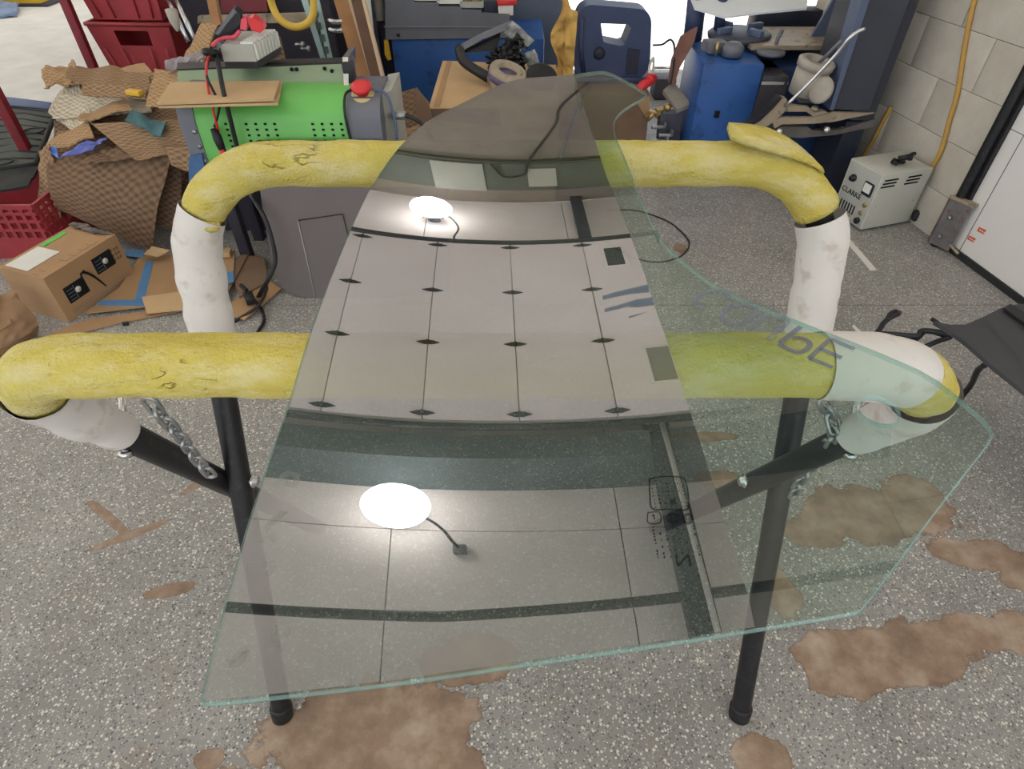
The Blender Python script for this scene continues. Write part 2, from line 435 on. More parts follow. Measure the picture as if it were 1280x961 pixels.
MB().prism([W(2.49, .222, .066), W(2.395, .222, .032), W(2.40, .222, .004), W(2.495, .222, .03)], V((0, 0, .012))).make('top_flange', tan, br)
for z in (.06, .15): MB().lathe([(.008, 0), (.008, .008)], W(2.45, z, .056), wn, 8).make('bolt', steel, br)
T([W(2.41, .04, .03), W(2.35, .03, .03)], .006, 8).make('latch_pin', tan, br)

def hose(name, pts, r, m, label, offs=.012):
    return prop(T(smoothpath([W(y, z, offs) for (y, z) in pts], 8), r, 10).make(name, m), label, 'hose', 'ochre hoses on the block wall')
hose('air_hose', [(2.98, 1.6), (2.94, 1.2), (2.885, .90), (2.835, .75), (2.757, .568), (2.731, .461), (2.70, .333), (2.715, .24)], .010, hosew, 'long ochre hose hanging down the pale block wall towards the top of the grey charger')
hose('air_hose', [(3.10, .40), (3.115, .32), (3.13, .22), (3.16, .12), (3.17, .02)], .0095, hosew, 'short ochre hose low on the block wall behind the grey charger')

# rear wall with the bright doorway; ceiling
wallk = struct(MB().box((-1.6, 6.72, 1.19), (3.2, .16, 2.38)).box((.7, 6.72, 3.56), (7.8, .16, 2.36)).make('wall_back', wallb))
cl = struct(MB().box((-2.2, 2.0, 4.86), (10, 9.6, .1)).box((-7.2, 10.4, 4.86), (9, 7.4, .1)).box((-9.6, 2, 4.86), (5, 9.6, .1)).make('ceiling', mortar))
for xa, xb in ((-12, -7.21), (-7.2, -4.56), (-4.55, -2.14), (-2.13, -.912), (-.906, .272), (.278, 1.5), (1.506, 2.8)):
    for ya, yb in ((-2.8, -.6), (-.594, 1.765), (1.771, 4.2), (4.206, 6.64)):
        o = B(((xa + xb) / 2, (ya + yb) / 2, 4.78), (xb - xa, yb - ya, .06)).make('ceiling_board', plaster); o.parent = cl; o.location = LOC[o.name] - LOC[cl.name]
# raised overhead door under the ceiling (seen mirrored in the glass)
HD = 4.35
d2 = thing('door_2', None, None, (-.2, 3.78, HD)); struct(d2)
hingem = mat('dark_hinge_steel', (52, 54, 56), .5, .4, .1, 20)
J = [-2.292, -1.765, -1.238, -.711, -.184, .343, .87]
for a, b in zip(J, J[1:]):
    B(((a + b) / 2, 3.785, HD + .022), (b - a - .006, 2.46, .044), None, .002).make('door_section', doorw, d2)
hz = None
for x in J[1:-1]:
    for y in (4.95, 4.15, 3.41, 2.61):
        if hz is None:
            q = MB().prism([(-.07, 0, 0), (-.025, -.024, 0), (.025, -.024, 0), (.07, 0, 0), (.025, .024, 0), (-.025, .024, 0)], (0, 0, -.006))
            q.tube([(0, -.022, -.010), (0, .022, -.010)], .010, 8)
            hz = q.make('hinge', hingem, loc=(0, 0, 0)); o = hz
        else:
            o = hz.copy(); COL.objects.link(o)
        o.parent = d2; o.location = V((x, y, HD)) - LOC[d2.name]
for (x0, x1, y0, y1) in ((.485, .605, 4.52, 4.84), (.575, .70, 2.88, 3.26)):
    f = B(((x0 + x1) / 2, (y0 + y1) / 2, HD - .002), (x1 - x0 + .05, y1 - y0 + .05, .012), None, .002).make('window_frame', doorw, d2)
    B(((x0 + x1) / 2, (y0 + y1) / 2, HD - .009), (x1 - x0, y1 - y0, .006)).make('pane', mat('dark_window_pane', (62, 70, 68), .1, 0, .05, 4), f)
for y, r in ((5.06, .042), (2.50, .028)):
    T([(-2.5, y, HD + .02), (1.0, y, HD + .02)], r, 10).make('track', hingem, d2)
    B((-.75, y + (.06 if y > 4 else .05), HD + .03), (3.5, .02, .02)).make('track_flange', white, d2)
for x in (-2.2, .9):
    for y in (2.5, 5.06): T([(x, y, HD + .02), (x, y, 4.76)], .012, 6).make('hanger', hingem, d2)

struct(MB().prism([(-4, 2.12, 4.752), (-4, 2.28, 4.50), (-4, 2.47, 4.46), (-4, 2.47, 4.752)], (5.6, 0, 0)).make('shade_beam', mat('shade_green_grey', (84, 96, 98), .8, 0, .2, 3)))  # added beam; its dark colour stands in for the ceiling's shade beside the door
# LED lamps on the ceiling
lampm = emis('glowing_lamp_dome', (1, .97, .92, 1), 13.0)
def lamp(x, y, jx, jy, label):
    t = thing('ceiling_lamp', label, 'lamp', (x, y, 4.75), 'dome lamps on the ceiling')
    MB().lathe([(.02, -.35), (.09, -.335), (.145, -.29), (.172, -.235), (.175, -.20), (.158, -.15), (.115, -.115)], (x, y, 4.75), seg=32).make('dome', lampm, t)
    h = MB().lathe([(.116, -.116), (.06, -.10), (.045, -.08), (.04, -.05), (.055, -.01), (.055, 0)], (x, y, 4.75))
    for k in range(10):
        a = k * PI / 5; h.box((x + .07 * math.cos(a), y + .07 * math.sin(a), 4.662), (.07, .006, .03), rotz(a))
    h.make('heat_sink', greysteel, t)
    T(smoothpath([(x + .06, y - .02, 4.62), (x + .15, y - .06, 4.64), (x + .22, (y + jy) / 2, 4.66), (jx - .03, jy + .04, 4.66), (jx, jy, 4.72)]), .009, 8).make('cord', blackp, t)
    B((jx, jy, 4.725), (.07, .07, .05), None, .008).make('junction_box', greysteel, t)
lamp(-.85, 1.87, -.55, 1.61, 'glowing white dome lamp on the ceiling, nearer one mirrored in the glass')
lamp(-.84, 6.06, -.62, 5.52, 'glowing white dome lamp on the ceiling, farther one mirrored in the glass')
for (x, y, s) in ((-4.2, 1.9, 'to the left of the raised door'), (-4.2, 5.6, 'far to the left near the rear wall'), (1.75, .2, 'above the closed white door')):  # extra unseen lamps, added for more light on the ceiling
    lamp(x, y, x + .3, y - .26, 'added unseen white dome lamp on the ceiling ' + s)

prop(T([(-4.0, 1.02, 4.5), (-.6, 1.06, 4.5), (2.2, 1.34, 4.5)], .034, 12).make('ceiling_pipe', hingem), 'dark pipe crossing under the ceiling, mirrored near the front edge of the glass', 'pipe')
t = thing('conduit_rail', 'dark rail with a pale pipe along it under the ceiling, mirrored beside the etched stamp', 'rail', (.55, 1.75, 4.45))
B((.55, 1.85, 4.6), (.11, 1.95, .28), None, .006).make('rail', navy, t)
T([(.585, .85, 4.44), (.565, 2.75, 4.44)], .014, 8).make('conduit', clip, t)
prop(B((.41, 6.1, 4.70), (.10, 1.1, .09), None, .006).make('ceiling_rail', navy), 'short dark rail on the ceiling next to the rear wall', 'rail')
# things on the rear wall above the door height
prop(B((-.25, 6.628, 4.28), (2.9, .02, .46)).make('wall_strip', mat('dark_green_grey_board', (80, 88, 84), .7, 0, .12, 3)), 'dark green grey board strip high on the rear wall behind two pale notices', 'board')
prop(B((-.60, 6.608, 4.29), (.45, .014, .46)).make('notice_board', mat('grey_notice', (146, 150, 140), .7, 0, .05, 4)), 'larger blank pale notice high on the rear wall', 'notice')
prop(B((.13, 6.608, 4.28), (.25, .014, .31)).make('notice_board', mat('pale_notice', (170, 172, 160), .7, 0, .05, 4)), 'smaller pale notice high on the rear wall', 'notice')
prop(T([(-2.6, 6.60, 3.99), (1.6, 6.60, 3.99)], .022, 10).make('wall_pipe', hingem), 'dark pipe along the rear wall below the notices', 'pipe')
prop(T(smoothpath([(-.30, 6.60, 4.05), (-.2, 6.58, 4.25), (-.02, 6.58, 4.2), (.03, 6.59, 3.98), (.28, 6.6, 3.4), (.34, 6.6, 3.1), (.57, 6.6, 2.72)]), .014, 8).make('cable', blackp), 'thick black cable hanging down the rear wall from the pipe', 'cable')
prop(T(smoothpath([(.30, 6.61, 4.0), (.42, 6.61, 3.4), (.62, 6.61, 2.72)]), .009, 8).make('cable', greysteel), 'thin grey cable running down the rear wall beside the black one', 'cable')

# ------------------------------------------------------------------ the trestle
st = thing('trestle_stand', 'black folding trestle stand with yellow foam padded rails under the glass', 'stand', (-.02, .7, 0))
TR = .0195
FX0, FX1, BX0, BX1 = -.488, .448, -.467, .454
def fleg(z): return .431 + .507 * (1.03 - z)      # depth of the leg of the near U frame
def bleg(z): return .481 + .336 * z               # depth of the leg of the far U frame
F0, F1, B0, B1 = (-.522, .388), (-.496, .462), (-.490, .486), (-.462, .456)      # x of the feet and of the tops
fpath = fillet([(F0[0], fleg(0), 0), (F1[0], fleg(1.03), 1.03), (F1[1], fleg(1.03), 1.03), (F0[1], fleg(0), 0)], (.10, .15))
bpath = fillet([(B0[0], bleg(0), 0), (B1[0], bleg(1.054), 1.054), (B1[1], bleg(1.054), 1.054), (B0[1], bleg(0), 0)], .135)
def fx(s, z): k = s > 0; return F0[k] + (F1[k] - F0[k]) * z / 1.03
def bx(s, z): k = s > 0; return B0[k] + (B1[k] - B0[k]) * z / 1.054
T(resample(fpath, .03), TR, 16).make('frame_tube', black, st)
T(resample(bpath, .03), TR, 16).make('frame_tube', black, st)
def along(path, f):
    return [p for p in resample(path, .008) if f(p)]
def sleeve(pts, r, name, m, amp, fr, **k):
    n = len(pts); rr = [r * (.93 if i in (0, n - 1) else 1) for i in range(n)]
    return MB().tube(pts, rr, 36, True, amp, fr).make(name, m, st, **k)
sleeve(along(fpath, lambda p: p.z > .962), .0305, 'foam_sleeve', foam, .0016, 30)
sleeve(along(bpath, lambda p: p.z > .985), .0305, 'foam_sleeve', foam, .0016, 30)
def wrap(path, sgn, z0, z1, r0, r1, lab):
    pts = [p for p in resample(path, .006) if z0 < p.z < z1 and p.x * sgn > 0]
    if pts[0].z < pts[-1].z: pts = pts[::-1]
    n = len(pts); rr = [r0 + (r1 - r0) * (i / n) + .0022 * noise.noise(V((i * .21, z0 * 9, sgn * 3))) for i in range(n)]
    return MB().tube(pts, rr, 28, False, .0022, 24).make('paper_wrap', wrapm, st, label=lab)
wrap(fpath, -1, .825, .978, .0345, .0240, 'white paper wrap with a torn upper edge')
wrap(fpath, 1, .815, .964, .0335, .0245, 'white paper wrap seen through the clear glass')
pts_ = [p for p in resample(fpath, .006) if .285 < p.x < .385 and p.z > .99]
MB().tube(pts_, [.0325 + .0008 * noise.noise(V((i * .3, 2, 5))) for i in range(len(pts_))], 28, False, .0015, 24).make('paper_wrap', wrapm, st, label='white paper band on the near rail')
wrap(bpath, -1, .775, .995, .0335, .0345, 'long scuffed white paper wrap')
wrap(bpath, 1, .775, .985, .0345, .0335, 'long clean white paper wrap')
for (x0, y0, z0) in ((B0[0], bleg(0), 0), (B0[1], bleg(0), 0)):
    MB().lathe([(.022, 0), (.023, .03), (.0215, .034)], (x0, y0, z0), (0, .32, 1), 16).make('foot_cap', blackp, st)
# lifted and split bits of the foam
fpts = [p for p in resample(bpath, .008) if p.x > .27 and p.z > 1.0]
q = MB(); rg = []
ra, ta = V((0, -.25, .97)), V((0, .97, .25))
for k, p in enumerate(fpts[2:20]):
    f = k / 17; hw = .006 + .018 * math.sin(PI * min(1, .12 + f * .95)); tk = .0045 * (1 - .6 * f)
    o = p + ra * (.0315 + .020 * (1 - f) ** 2.2) + V((.012 * f, 0, .002 * f)); rg.append([q.bm.verts.new(o + ta * s * hw + ra * r * tk) for s, r in ((-1, -1), (-.5, -1.2), (.5, -1.2), (1, -1), (1, 1), (.5, 1.3), (-.5, 1.3), (-1, 1))])
for r0, r1 in zip(rg, rg[1:]):
    for k in range(8): q.bm.faces.new((r0[k], r0[(k + 1) % 8], r1[(k + 1) % 8], r1[k]))
q.bm.faces.new(rg[0][::-1]); q.bm.faces.new(rg[-1])
q.make('foam_flap', foam, st, label='lifted foam flap')
MB().lathe([(.001, -.004), (.010, -.003), (.014, 0), (.010, .003), (.001, .004)], V((bx(-1, .985) + .034, bleg(.985) - .018, .985)), (.5, -.4, .5), 14).make('foam_flap', foam, st, label='small foam flap at a split')
# pivots
zp = (.481 - .431 - .507 * 1.03) / (-.507 - .336); yp = bleg(zp)
for s, xb, xf in ((1, fx(-1, zp), bx(-1, zp)), (-1, bx(1, zp), fx(1, zp))):
    T([(xb - s * .028, yp, zp), (xf + s * .03, yp, zp)], .006, 10).make('pivot_bolt', chrome, st)
    MB().lathe([(.012, 0), (.013, .003), (.009, .004), (.009, .010)], (xf + s * .022, yp, zp), (s, 0, 0), 12).make('washer', chrome, st)
# eye bolts through the upper legs, and the chains
for s_, zz in ((-1, .822), (1, .812)):
    x = fx(s_, zz); c = V((x, fleg(zz), zz))
    dirn = V((0, .6, .8)) if x < 0 else V((0, .5, .85))
    T([c - dirn * .03, c + dirn * .05], .0045, 8).make('eye_bolt', chrome, st)
    MB().lathe([(.010, 0), (.010, .008)], c + dirn * .019, dirn, 6).make('nut', chrome, st)
    MB().lathe([(.009, 0), (.009, .008)], c - dirn * .03, dirn, 6).make('nut', chrome, st)
def chain(pts, step=.0205):
    ch = thing_c = None
    pts = resample(smoothpath(pts, 10), step)
    parts = []
    for i, (a, b) in enumerate(zip(pts, pts[1:])):
        d = (b - a).normalized(); c = (a + b) / 2
        u = d.cross(V((.3, -.6, .74))).normalized()
        if i % 2: u = d.cross(u)
        u = (u + .5 * d.cross(u)).normalized(); L = .0155; w_ = .0075
        loop = []
        for k in range(20):
            an = 2 * PI * k / 20; s = math.cos(an); q = math.sin(an)
            loop.append(c + d * ((L - w_) * (1 if s > 0 else -1) * (min(1, abs(s) * 3)) + w_ * s) + u * w_ * q)
        m = MB().tube(loop, .0029, 8, closed=True)
        parts.append(m)
    root = parts[0].make('chain', steel, st)
    for m in parts[1:]: m.make('link', steel, root)
    return root
chain([P(186, 500, .53), P(205, 523, .535), P(228, 548, .55), P(243, 570, .57), P(262, 592, .585)])
chain([P(1028, 500, .548), P(1040, 520, .552), P(1042, 545, .545), P(1020, 575, .585), P(1000, 600, .60), P(992, 618, .61)])

# ------------------------------------------------------------------ the glass
Qa, Qd, Qe, Qk, Qb, Qx = .05143, .2, -.06096, -.03611, .02525, -.00108
def gz(x, y): return 1.078 + Qb * x + Qd * (x - Qx) ** 2 + Qe * (y - .41) * (y - .875) + Qa * (y - .64) + Qk * x * (y - .64)
def gn(x, y):
    return V((-(Qb + 2 * Qd * (x - Qx) + Qk * (y - .64)), -(Qe * (2 * y - 1.285) + Qa + Qk * x), 1)).normalized()
def gp(x, y, h=0.0): return V((x, y, gz(x, y))) + gn(x, y) * h
OUT0 = [(-0.172,0.1309),(-0.124,0.1361),(-0.0643,0.1423),(0.0,0.1505),(0.0514,0.1565),(0.1031,0.162),(0.1504,0.1678),(0.2001,0.1731),(0.2051,0.1747),(0.2352,0.2008),(0.2709,0.2328),(0.3013,0.2592),(0.3294,0.2833),(0.3337,0.2889),(0.3352,0.2951),(0.3343,0.3017),(0.3289,0.3192),(0.3188,0.3468),(0.2985,0.3705),(0.2781,0.3917),(0.2542,0.4147),(0.2293,0.44),(0.2158,0.4534),(0.1986,0.4724),(0.1859,0.4902),(0.1705,0.5212),(0.1574,0.5527),(0.1515,0.5856),(0.1484,0.6224),(0.1448,0.6665),(0.1428,0.7483),(0.1379,0.8398),(0.1402,0.8679),(0.1485,0.8996),(0.1674,0.9309),(0.201,0.9672),(0.2049,0.9845),(0.1979,1.0099),(0.1839,1.0513),(0.1614,1.1098),(0.1435,1.117),(0.1034,1.1041),(0.0683,1.0988),(0.0227,1.0943),(0.0013,1.0821),(-0.0259,1.0509),(-0.0567,1.0017),(-0.0853,0.9557),(-0.1135,0.9103),(-0.1304,0.8702),(-0.1411,0.8348),(-0.1538,0.7821),(-0.1622,0.7295),(-0.1694,0.6785),(-0.173,0.6278),(-0.1757,0.5763),(-0.1784,0.5042),(-0.1796,0.434),(-0.1792,0.3869),(-0.1781,0.3498),(-0.179,0.3117),(-0.1797,0.2663),(-0.1797,0.2335),(-0.1782,0.1906),(-0.1772,0.1595),(-0.1751,0.1362),(-0.1749,0.1329)]
HOLE = [(0.2839,0.3133),(0.2827,0.3107),(0.281,0.3085),(0.2788,0.3068),(0.2762,0.3057),(0.2733,0.3053),(0.2704,0.3056),(0.2675,0.3064),(0.2647,0.3079),(0.2623,0.31),(0.2603,0.3125),(0.2588,0.3153),(0.2579,0.3184),(0.2577,0.3215),(0.2582,0.3245),(0.2593,0.3273),(0.2611,0.3296),(0.2634,0.3314),(0.2661,0.3325),(0.269,0.333),(0.2721,0.3327),(0.2751,0.3317),(0.2779,0.3301),(0.2803,0.3279),(0.2823,0.3253),(0.2837,0.3223),(0.2844,0.3193),(0.2845,0.3162)]
FB = [(0.1033,1.1023),(0.112,0.8018),(0.1154,0.7069),(0.1206,0.6406),(0.1249,0.583),(0.1297,0.508),(0.1314,0.4566),(0.1347,0.4101),(0.1376,0.343),(0.1402,0.2957),(0.1422,0.2471),(0.1447,0.1868),(0.1431,0.1663)]
LC = [(0.1958,0.4597),(0.1979,0.4657),(0.1946,0.4708),(0.1887,0.4734),(0.1808,0.4731),(0.1743,0.4701),(0.169,0.4634),(0.1672,0.4564),(0.1686,0.4521),(0.1727,0.4505)]
LO = [(0.1877,0.4415),(0.1927,0.4468),(0.2009,0.4497),(0.2085,0.45),(0.2151,0.4465),(0.2164,0.4413),(0.2124,0.4341),(0.2054,0.4283),(0.1974,0.4256),(0.1904,0.427),(0.1865,0.431),(0.186,0.4368),(0.1877,0.4415)]
LM1 = [(0.2036,0.4169),(0.2117,0.4246),(0.2207,0.4309),(0.227,0.4319)]
LM2 = [(0.2152,0.4029),(0.2261,0.4122),(0.235,0.4201),(0.2374,0.4245),(0.2347,0.4274),(0.2291,0.4267)]
LB1 = [(0.2454,0.4144),(0.2341,0.4056),(0.2222,0.3967)]
LB2 = [(0.2222,0.3967),(0.2265,0.39),(0.2319,0.3853),(0.2375,0.385),(0.2431,0.3884),(0.2458,0.3932),(0.2444,0.3978),(0.2401,0.4007),(0.2346,0.4016)]
LE1 = [(0.2632,0.396),(0.2514,0.3863),(0.2398,0.3763)]
LE2 = [(0.2632,0.396),(0.2701,0.3885),(0.2767,0.3815)]
LE3 = [(0.2514,0.3863),(0.258,0.3794),(0.2639,0.3735)]
LE4 = [(0.2398,0.3763),(0.2472,0.3703),(0.2538,0.364)]
GH0 = [(-0.1694,0.2716),(-0.1647,0.2812),(-0.1563,0.2802),(-0.1557,0.273),(-0.163,0.2741)]
GH1 = [(-0.1675,0.228),(-0.1665,0.2383),(-0.1573,0.2514),(-0.1661,0.2404),(-0.1575,0.2291)]
GH2 = [(-0.1723,0.212),(-0.1543,0.2133),(-0.1569,0.2056)]
GH3 = [(-0.1437,0.172),(-0.1379,0.1728),(-0.1361,0.1687),(-0.1432,0.1681),(-0.1437,0.172)]
GH4 = [(-0.1447,0.1597),(-0.1352,0.1616)]
GH5 = [(-0.1659,0.1524),(-0.1581,0.1596),(-0.1595,0.1532),(-0.1648,0.1516)]
STAMPBOX = [(0.0973,0.2727),(0.1077,0.2738),(0.1196,0.2724),(0.1219,0.2679),(0.1213,0.2551),(0.1195,0.2479),(0.1157,0.2466),(0.1061,0.2477),(0.0959,0.2487),(0.0955,0.2576)]
STORG = [(0.0924,0.2458),(0.1223,0.2442),(0.0913,0.21)]
LOGO = [(0.1055,0.2148),(0.1054,0.2071),(0.1131,0.2144),(0.1131,0.2067)]
C1 = [(0.1083,0.241),(0.1124,0.2407),(0.1077,0.2375)]
C2 = [(0.1178,0.2399),(0.121,0.2397),(0.117,0.236)]
SQ = [(0.0922,0.2459),(0.0999,0.2458),(0.0992,0.2382),(0.0914,0.2384)]
SM0 = [(0.085,0.4775),(0.0976,0.4825),(0.1123,0.4864),(0.1294,0.4908),(0.1287,0.4793),(0.1112,0.4785),(0.0968,0.4755),(0.0851,0.4722)]
SM1 = [(0.0847,0.4587),(0.1008,0.464),(0.1154,0.4694),(0.1301,0.4712),(0.13,0.4602),(0.1139,0.4585),(0.1056,0.4601),(0.0848,0.4545)]
SM2 = [(0.1049,0.4462),(0.1244,0.4516),(0.1057,0.4445)]
OUT = list(OUT0)

def inside(x, y, poly):
    c = False; n = len(poly); j = n - 1
    for i in range(n):
        a, b = poly[i], poly[j]
        if (a[1] > y) != (b[1] > y) and x < (b[0] - a[0]) * (y - a[1]) / (b[1] - a[1]) + a[0]: c = not c
        j = i
    return c
def chaikin(p):
    o = []
    for a, b in zip(p, p[1:] + p[:1]):
        o += [(a[0] * .75 + b[0] * .25, a[1] * .75 + b[1] * .25), (a[0] * .25 + b[0] * .75, a[1] * .25 + b[1] * .75)]
    return o
def trimesh(poly, hole=None, step=.014):
    xs = [p[0] for p in poly]; ys = [p[1] for p in poly]
    pts = [V(p) for p in poly]; ed = [(i, (i + 1) % len(poly)) for i in range(len(poly))]
    if hole:
        b = len(pts); pts += [V(p) for p in hole]; ed += [(b + i, b + (i + 1) % len(hole)) for i in range(len(hole))]
    x = min(xs) + step * .5
    while x < max(xs):
        y = min(ys) + step * .5
        while y < max(ys):
            if all(inside(x + dx, y + dy, poly) for dx, dy in ((.005, 0), (-.005, 0), (0, .005), (0, -.005))):
                if not hole or min((V((x, y)) - V(h)).length for h in hole) > .005 and not inside(x, y, hole): pts.append(V((x, y)))
            y += step
        x += step
    r = delaunay_2d_cdt(pts, ed, [], 0, 1e-6)
    vs = r[0]; fs = []
    for f in r[2]:
        c = sum((vs[i] for i in f), V((0, 0))) / len(f)
        if inside(c.x, c.y, poly) and not (hole and inside(c.x, c.y, hole)):
            f = list(f)
            a, b, cc = vs[f[0]], vs[f[1]], vs[f[2]]
            if (b - a).cross(cc - a) < 0: f.reverse()
            fs.append(f)
    return vs, fs
def link_mesh(name, verts, faces, norms, mats, idx, root=None):
    base = LOC[root.name] if root else V((0, .6, 1.07))
    me = bpy.data.meshes.new(name); me.from_pydata([tuple(V(v) - base) for v in verts], [], faces); me.update()
    for m in mats: me.materials.append(m)
    for p, i in zip(me.polygons, idx): p.material_index = i; p.use_smooth = True
    me.normals_split_custom_set_from_vertices([tuple(n) for n in norms])
    o = bpy.data.objects.new(name, me); COL.objects.link(o); LOC[o.name] = base
    if root: o.parent = root
    else: o.location = base
    return o
def raw(name):
    m = bpy.data.materials.new(name); m.use_nodes = True; t = m.node_tree; t.nodes.clear()
    return m, t, t.nodes.new('ShaderNodeOutputMaterial')
def schlick(t, f0):
    g = t.nodes.new('ShaderNodeNewGeometry'); d = t.nodes.new('ShaderNodeVectorMath'); d.operation = 'DOT_PRODUCT'
    t.links.new(g.outputs['Incoming'], d.inputs[0]); t.links.new(g.outputs['Normal'], d.inputs[1])
    c = math_n(t, 'ABSOLUTE', d.outputs['Value'])
    k = math_n(t, 'POWER', math_n(t, 'SUBTRACT', 1.0, c, clamp=True), 5.0)
    return math_n(t, 'MULTIPLY_ADD', k, 1 - f0, f0, clamp=True)
def clear_mat(name, tint, f0):
    m, t, out = raw(name)
    tr = t.nodes.new('ShaderNodeBsdfTransparent'); tr.inputs[0].default_value = tint
    if f0 is None: t.links.new(tr.outputs[0], out.inputs[0]); return m
    gl = t.nodes.new('ShaderNodeBsdfGlossy'); gl.inputs['Roughness'].default_value = 0.0; gl.inputs[0].default_value = (1, 1, 1, 1)
    mx = t.nodes.new('ShaderNodeMixShader'); t.links.new(schlick(t, f0), mx.inputs[0])
    t.links.new(tr.outputs[0], mx.inputs[1]); t.links.new(gl.outputs[0], mx.inputs[2]); t.links.new(mx.outputs[0], out.inputs[0]); return m
glass_top = clear_mat('glass_face', (.82, .905, .86, 1), .10)
glass_bot = clear_mat('glass_underside', (.84, .92, .88, 1), None)
rimm, t_, out_ = raw('polished_glass_edge')
tr_ = t_.nodes.new('ShaderNodeBsdfTransparent'); tr_.inputs[0].default_value = (.74, .90, .86, 1)
pr_ = t_.nodes.new('ShaderNodeBsdfPrincipled'); pr_.inputs['Base Color'].default_value = lin(158, 190, 184); pr_.inputs['Roughness'].default_value = .12
mx_ = t_.nodes.new('ShaderNodeMixShader'); mx_.inputs[0].default_value = .38
t_.links.new(tr_.outputs[0], mx_.inputs[1]); t_.links.new(pr_.outputs[0], mx_.inputs[2]); t_.links.new(mx_.outputs[0], out_.inputs[0])
OUT = chaikin(OUT)
GT = .0055
vs, fs = trimesh(OUT, HOLE)
n = len(vs); verts = [gp(v.x, v.y) for v in vs] + [gp(v.x, v.y, -GT) for v in vs]
norms = [gn(v.x, v.y) for v in vs] + [-gn(v.x, v.y) for v in vs]
faces = [tuple(f) for f in fs] + [tuple(n + i for i in reversed(f)) for f in fs]; idx = [0] * len(fs) + [1] * len(fs)
def rim(poly, sg):
    m = len(poly); b = len(verts)
    for i, p in enumerate(poly):
        a, c = V(poly[i - 1]), V(poly[(i + 1) % m]); tn = (c - a).normalized(); nn = V((tn.y, -tn.x, 0)) * sg
        for h, o in ((0, 0), (-GT * .3, .0012), (-GT * .7, .0012), (-GT, 0)):
            verts.append(gp(p[0], p[1], h) + nn * o); norms.append((nn + V((0, 0, (.5 if h > -GT * .5 else -.5)))).normalized())
    for i in range(m):
        j = (i + 1) % m
        for k in range(3):
            q = (b + 4 * i + k, b + 4 * i + k + 1, b + 4 * j + k + 1, b + 4 * j + k)
            faces.append(q if sg > 0 else q[::-1]); idx.append(2)
rim(OUT, 1); rim(HOLE, 1)
glass = link_mesh('curved_glass_panel', verts, faces, norms, [glass_top, glass_bot, rimm], idx)
prop(glass, 'large curved greenish glass panel with mirrored film and a round hole on padded rails', 'glass panel')

# reflective grey film over the left two thirds of the glass
m, t, out = raw('mirrored_grey_film')
tr = t.nodes.new('ShaderNodeBsdfTransparent'); tr.inputs[0].default_value = (.48, .49, .47, 1)
gl = t.nodes.new('ShaderNodeBsdfGlossy'); gl.inputs['Roughness'].default_value = 0.0; gl.inputs[0].default_value = (.90, .88, .93, 1)
g_ = t.nodes.new('ShaderNodeNewGeometry'); d_ = t.nodes.new('ShaderNodeVectorMath'); d_.operation = 'DOT_PRODUCT'
t.links.new(g_.outputs['Incoming'], d_.inputs[0]); t.links.new(g_.outputs['Normal'], d_.inputs[1])
mx = t.nodes.new('ShaderNodeMixShader'); t.links.new(math_n(t, 'MULTIPLY_ADD', math_n(t, 'ABSOLUTE', d_.outputs['Value']), -.76, 1.02, clamp=True), mx.inputs[0])
t.links.new(tr.outputs[0], mx.inputs[1]); t.links.new(gl.outputs[0], mx.inputs[2]); t.links.new(mx.outputs[0], out.inputs[0])
filmm = m
O0 = OUT0
top = O0.index((.0683, 1.0988))
FP = [(.1034, 1.1036)] + [tuple(p) for p in FB[1:]]
rest = [O0[i] for i in (4, 3, 2, 1, 0)] + [O0[i] for i in range(len(O0) - 1, top - 1, -1)]
ins = []
full = FP + rest
for i, p in enumerate(full):
    a, c = V(full[i - 1]), V(full[(i + 1) % len(full)]); tn = (c - a).normalized(); q = V(p) + V((tn.y, -tn.x)) * .0012
    ins.append((q.x, q.y) if 0 < i else p)
vs, fs = trimesh(ins)
film = link_mesh('tint_film', [gp(v.x, v.y, .0004) for v in vs], [tuple(f) for f in fs], [gn(v.x, v.y) for v in vs], [filmm], [0] * len(fs), glass)
film['label'] = 'mirrored grey film covering the left part of the glass'

def thin(name, rgb, a, rough=.6):
    m, t, out = raw(name)
    tr = t.nodes.new('ShaderNodeBsdfTransparent'); df = t.nodes.new('ShaderNodeBsdfDiffuse'); df.inputs[0].default_value = lin(*rgb)
    mx = t.nodes.new('ShaderNodeMixShader'); mx.inputs[0].default_value = a
    t.links.new(tr.outputs[0], mx.inputs[1]); t.links.new(df.outputs[0], mx.inputs[2]); t.links.new(mx.outputs[0], out.inputs[0]); return m
ink = thin('violet_grey_marker', (96, 98, 128), .68); inkl = thin('faded_marker', (118, 122, 140), .5)
ghost = thin('dried_residue', (168, 170, 156), .18); etch = thin('dark_etching', (30, 36, 34), .62); scuff = thin('blue_grey_scuff', (92, 110, 126), .62)
def stroke(mb, pts, wd, h=.0009, closed=False):
    p3 = smoothpath([(a, b, 0) for a, b in pts], 5) if len(pts) > 3 else resample([(a, b, 0) for a, b in pts], .004)
    n = len(p3); vv = []
    for i, p in enumerate(p3):
        tn = (p3[min(i + 1, n - 1)] - p3[max(i - 1, 0)]); tn = V((tn.x, tn.y)).normalized(); s = V((-tn.y, tn.x)) * wd / 2
        vv.append((mb.bm.verts.new(gp(p.x + s.x, p.y + s.y, h)), mb.bm.verts.new(gp(p.x - s.x, p.y - s.y, h))))
    for a, b in zip(vv, vv[1:]): mb.bm.faces.new((a[0], a[1], b[1], b[0]))
    return mb
for parts, m, wd in (((LC,), inkl, .0048), ((LO,), inkl, .0048), ((LM1, LM2), inkl, .005), ((LB1, LB2), ink, .0046), ((LE1, LE2, LE3, LE4), ink, .0042)):
    mb = MB()
    for i, s in enumerate(parts): stroke(mb, s, wd, .0009 + .0001 * i)
    mb.make('letter', m, glass, smooth=False)
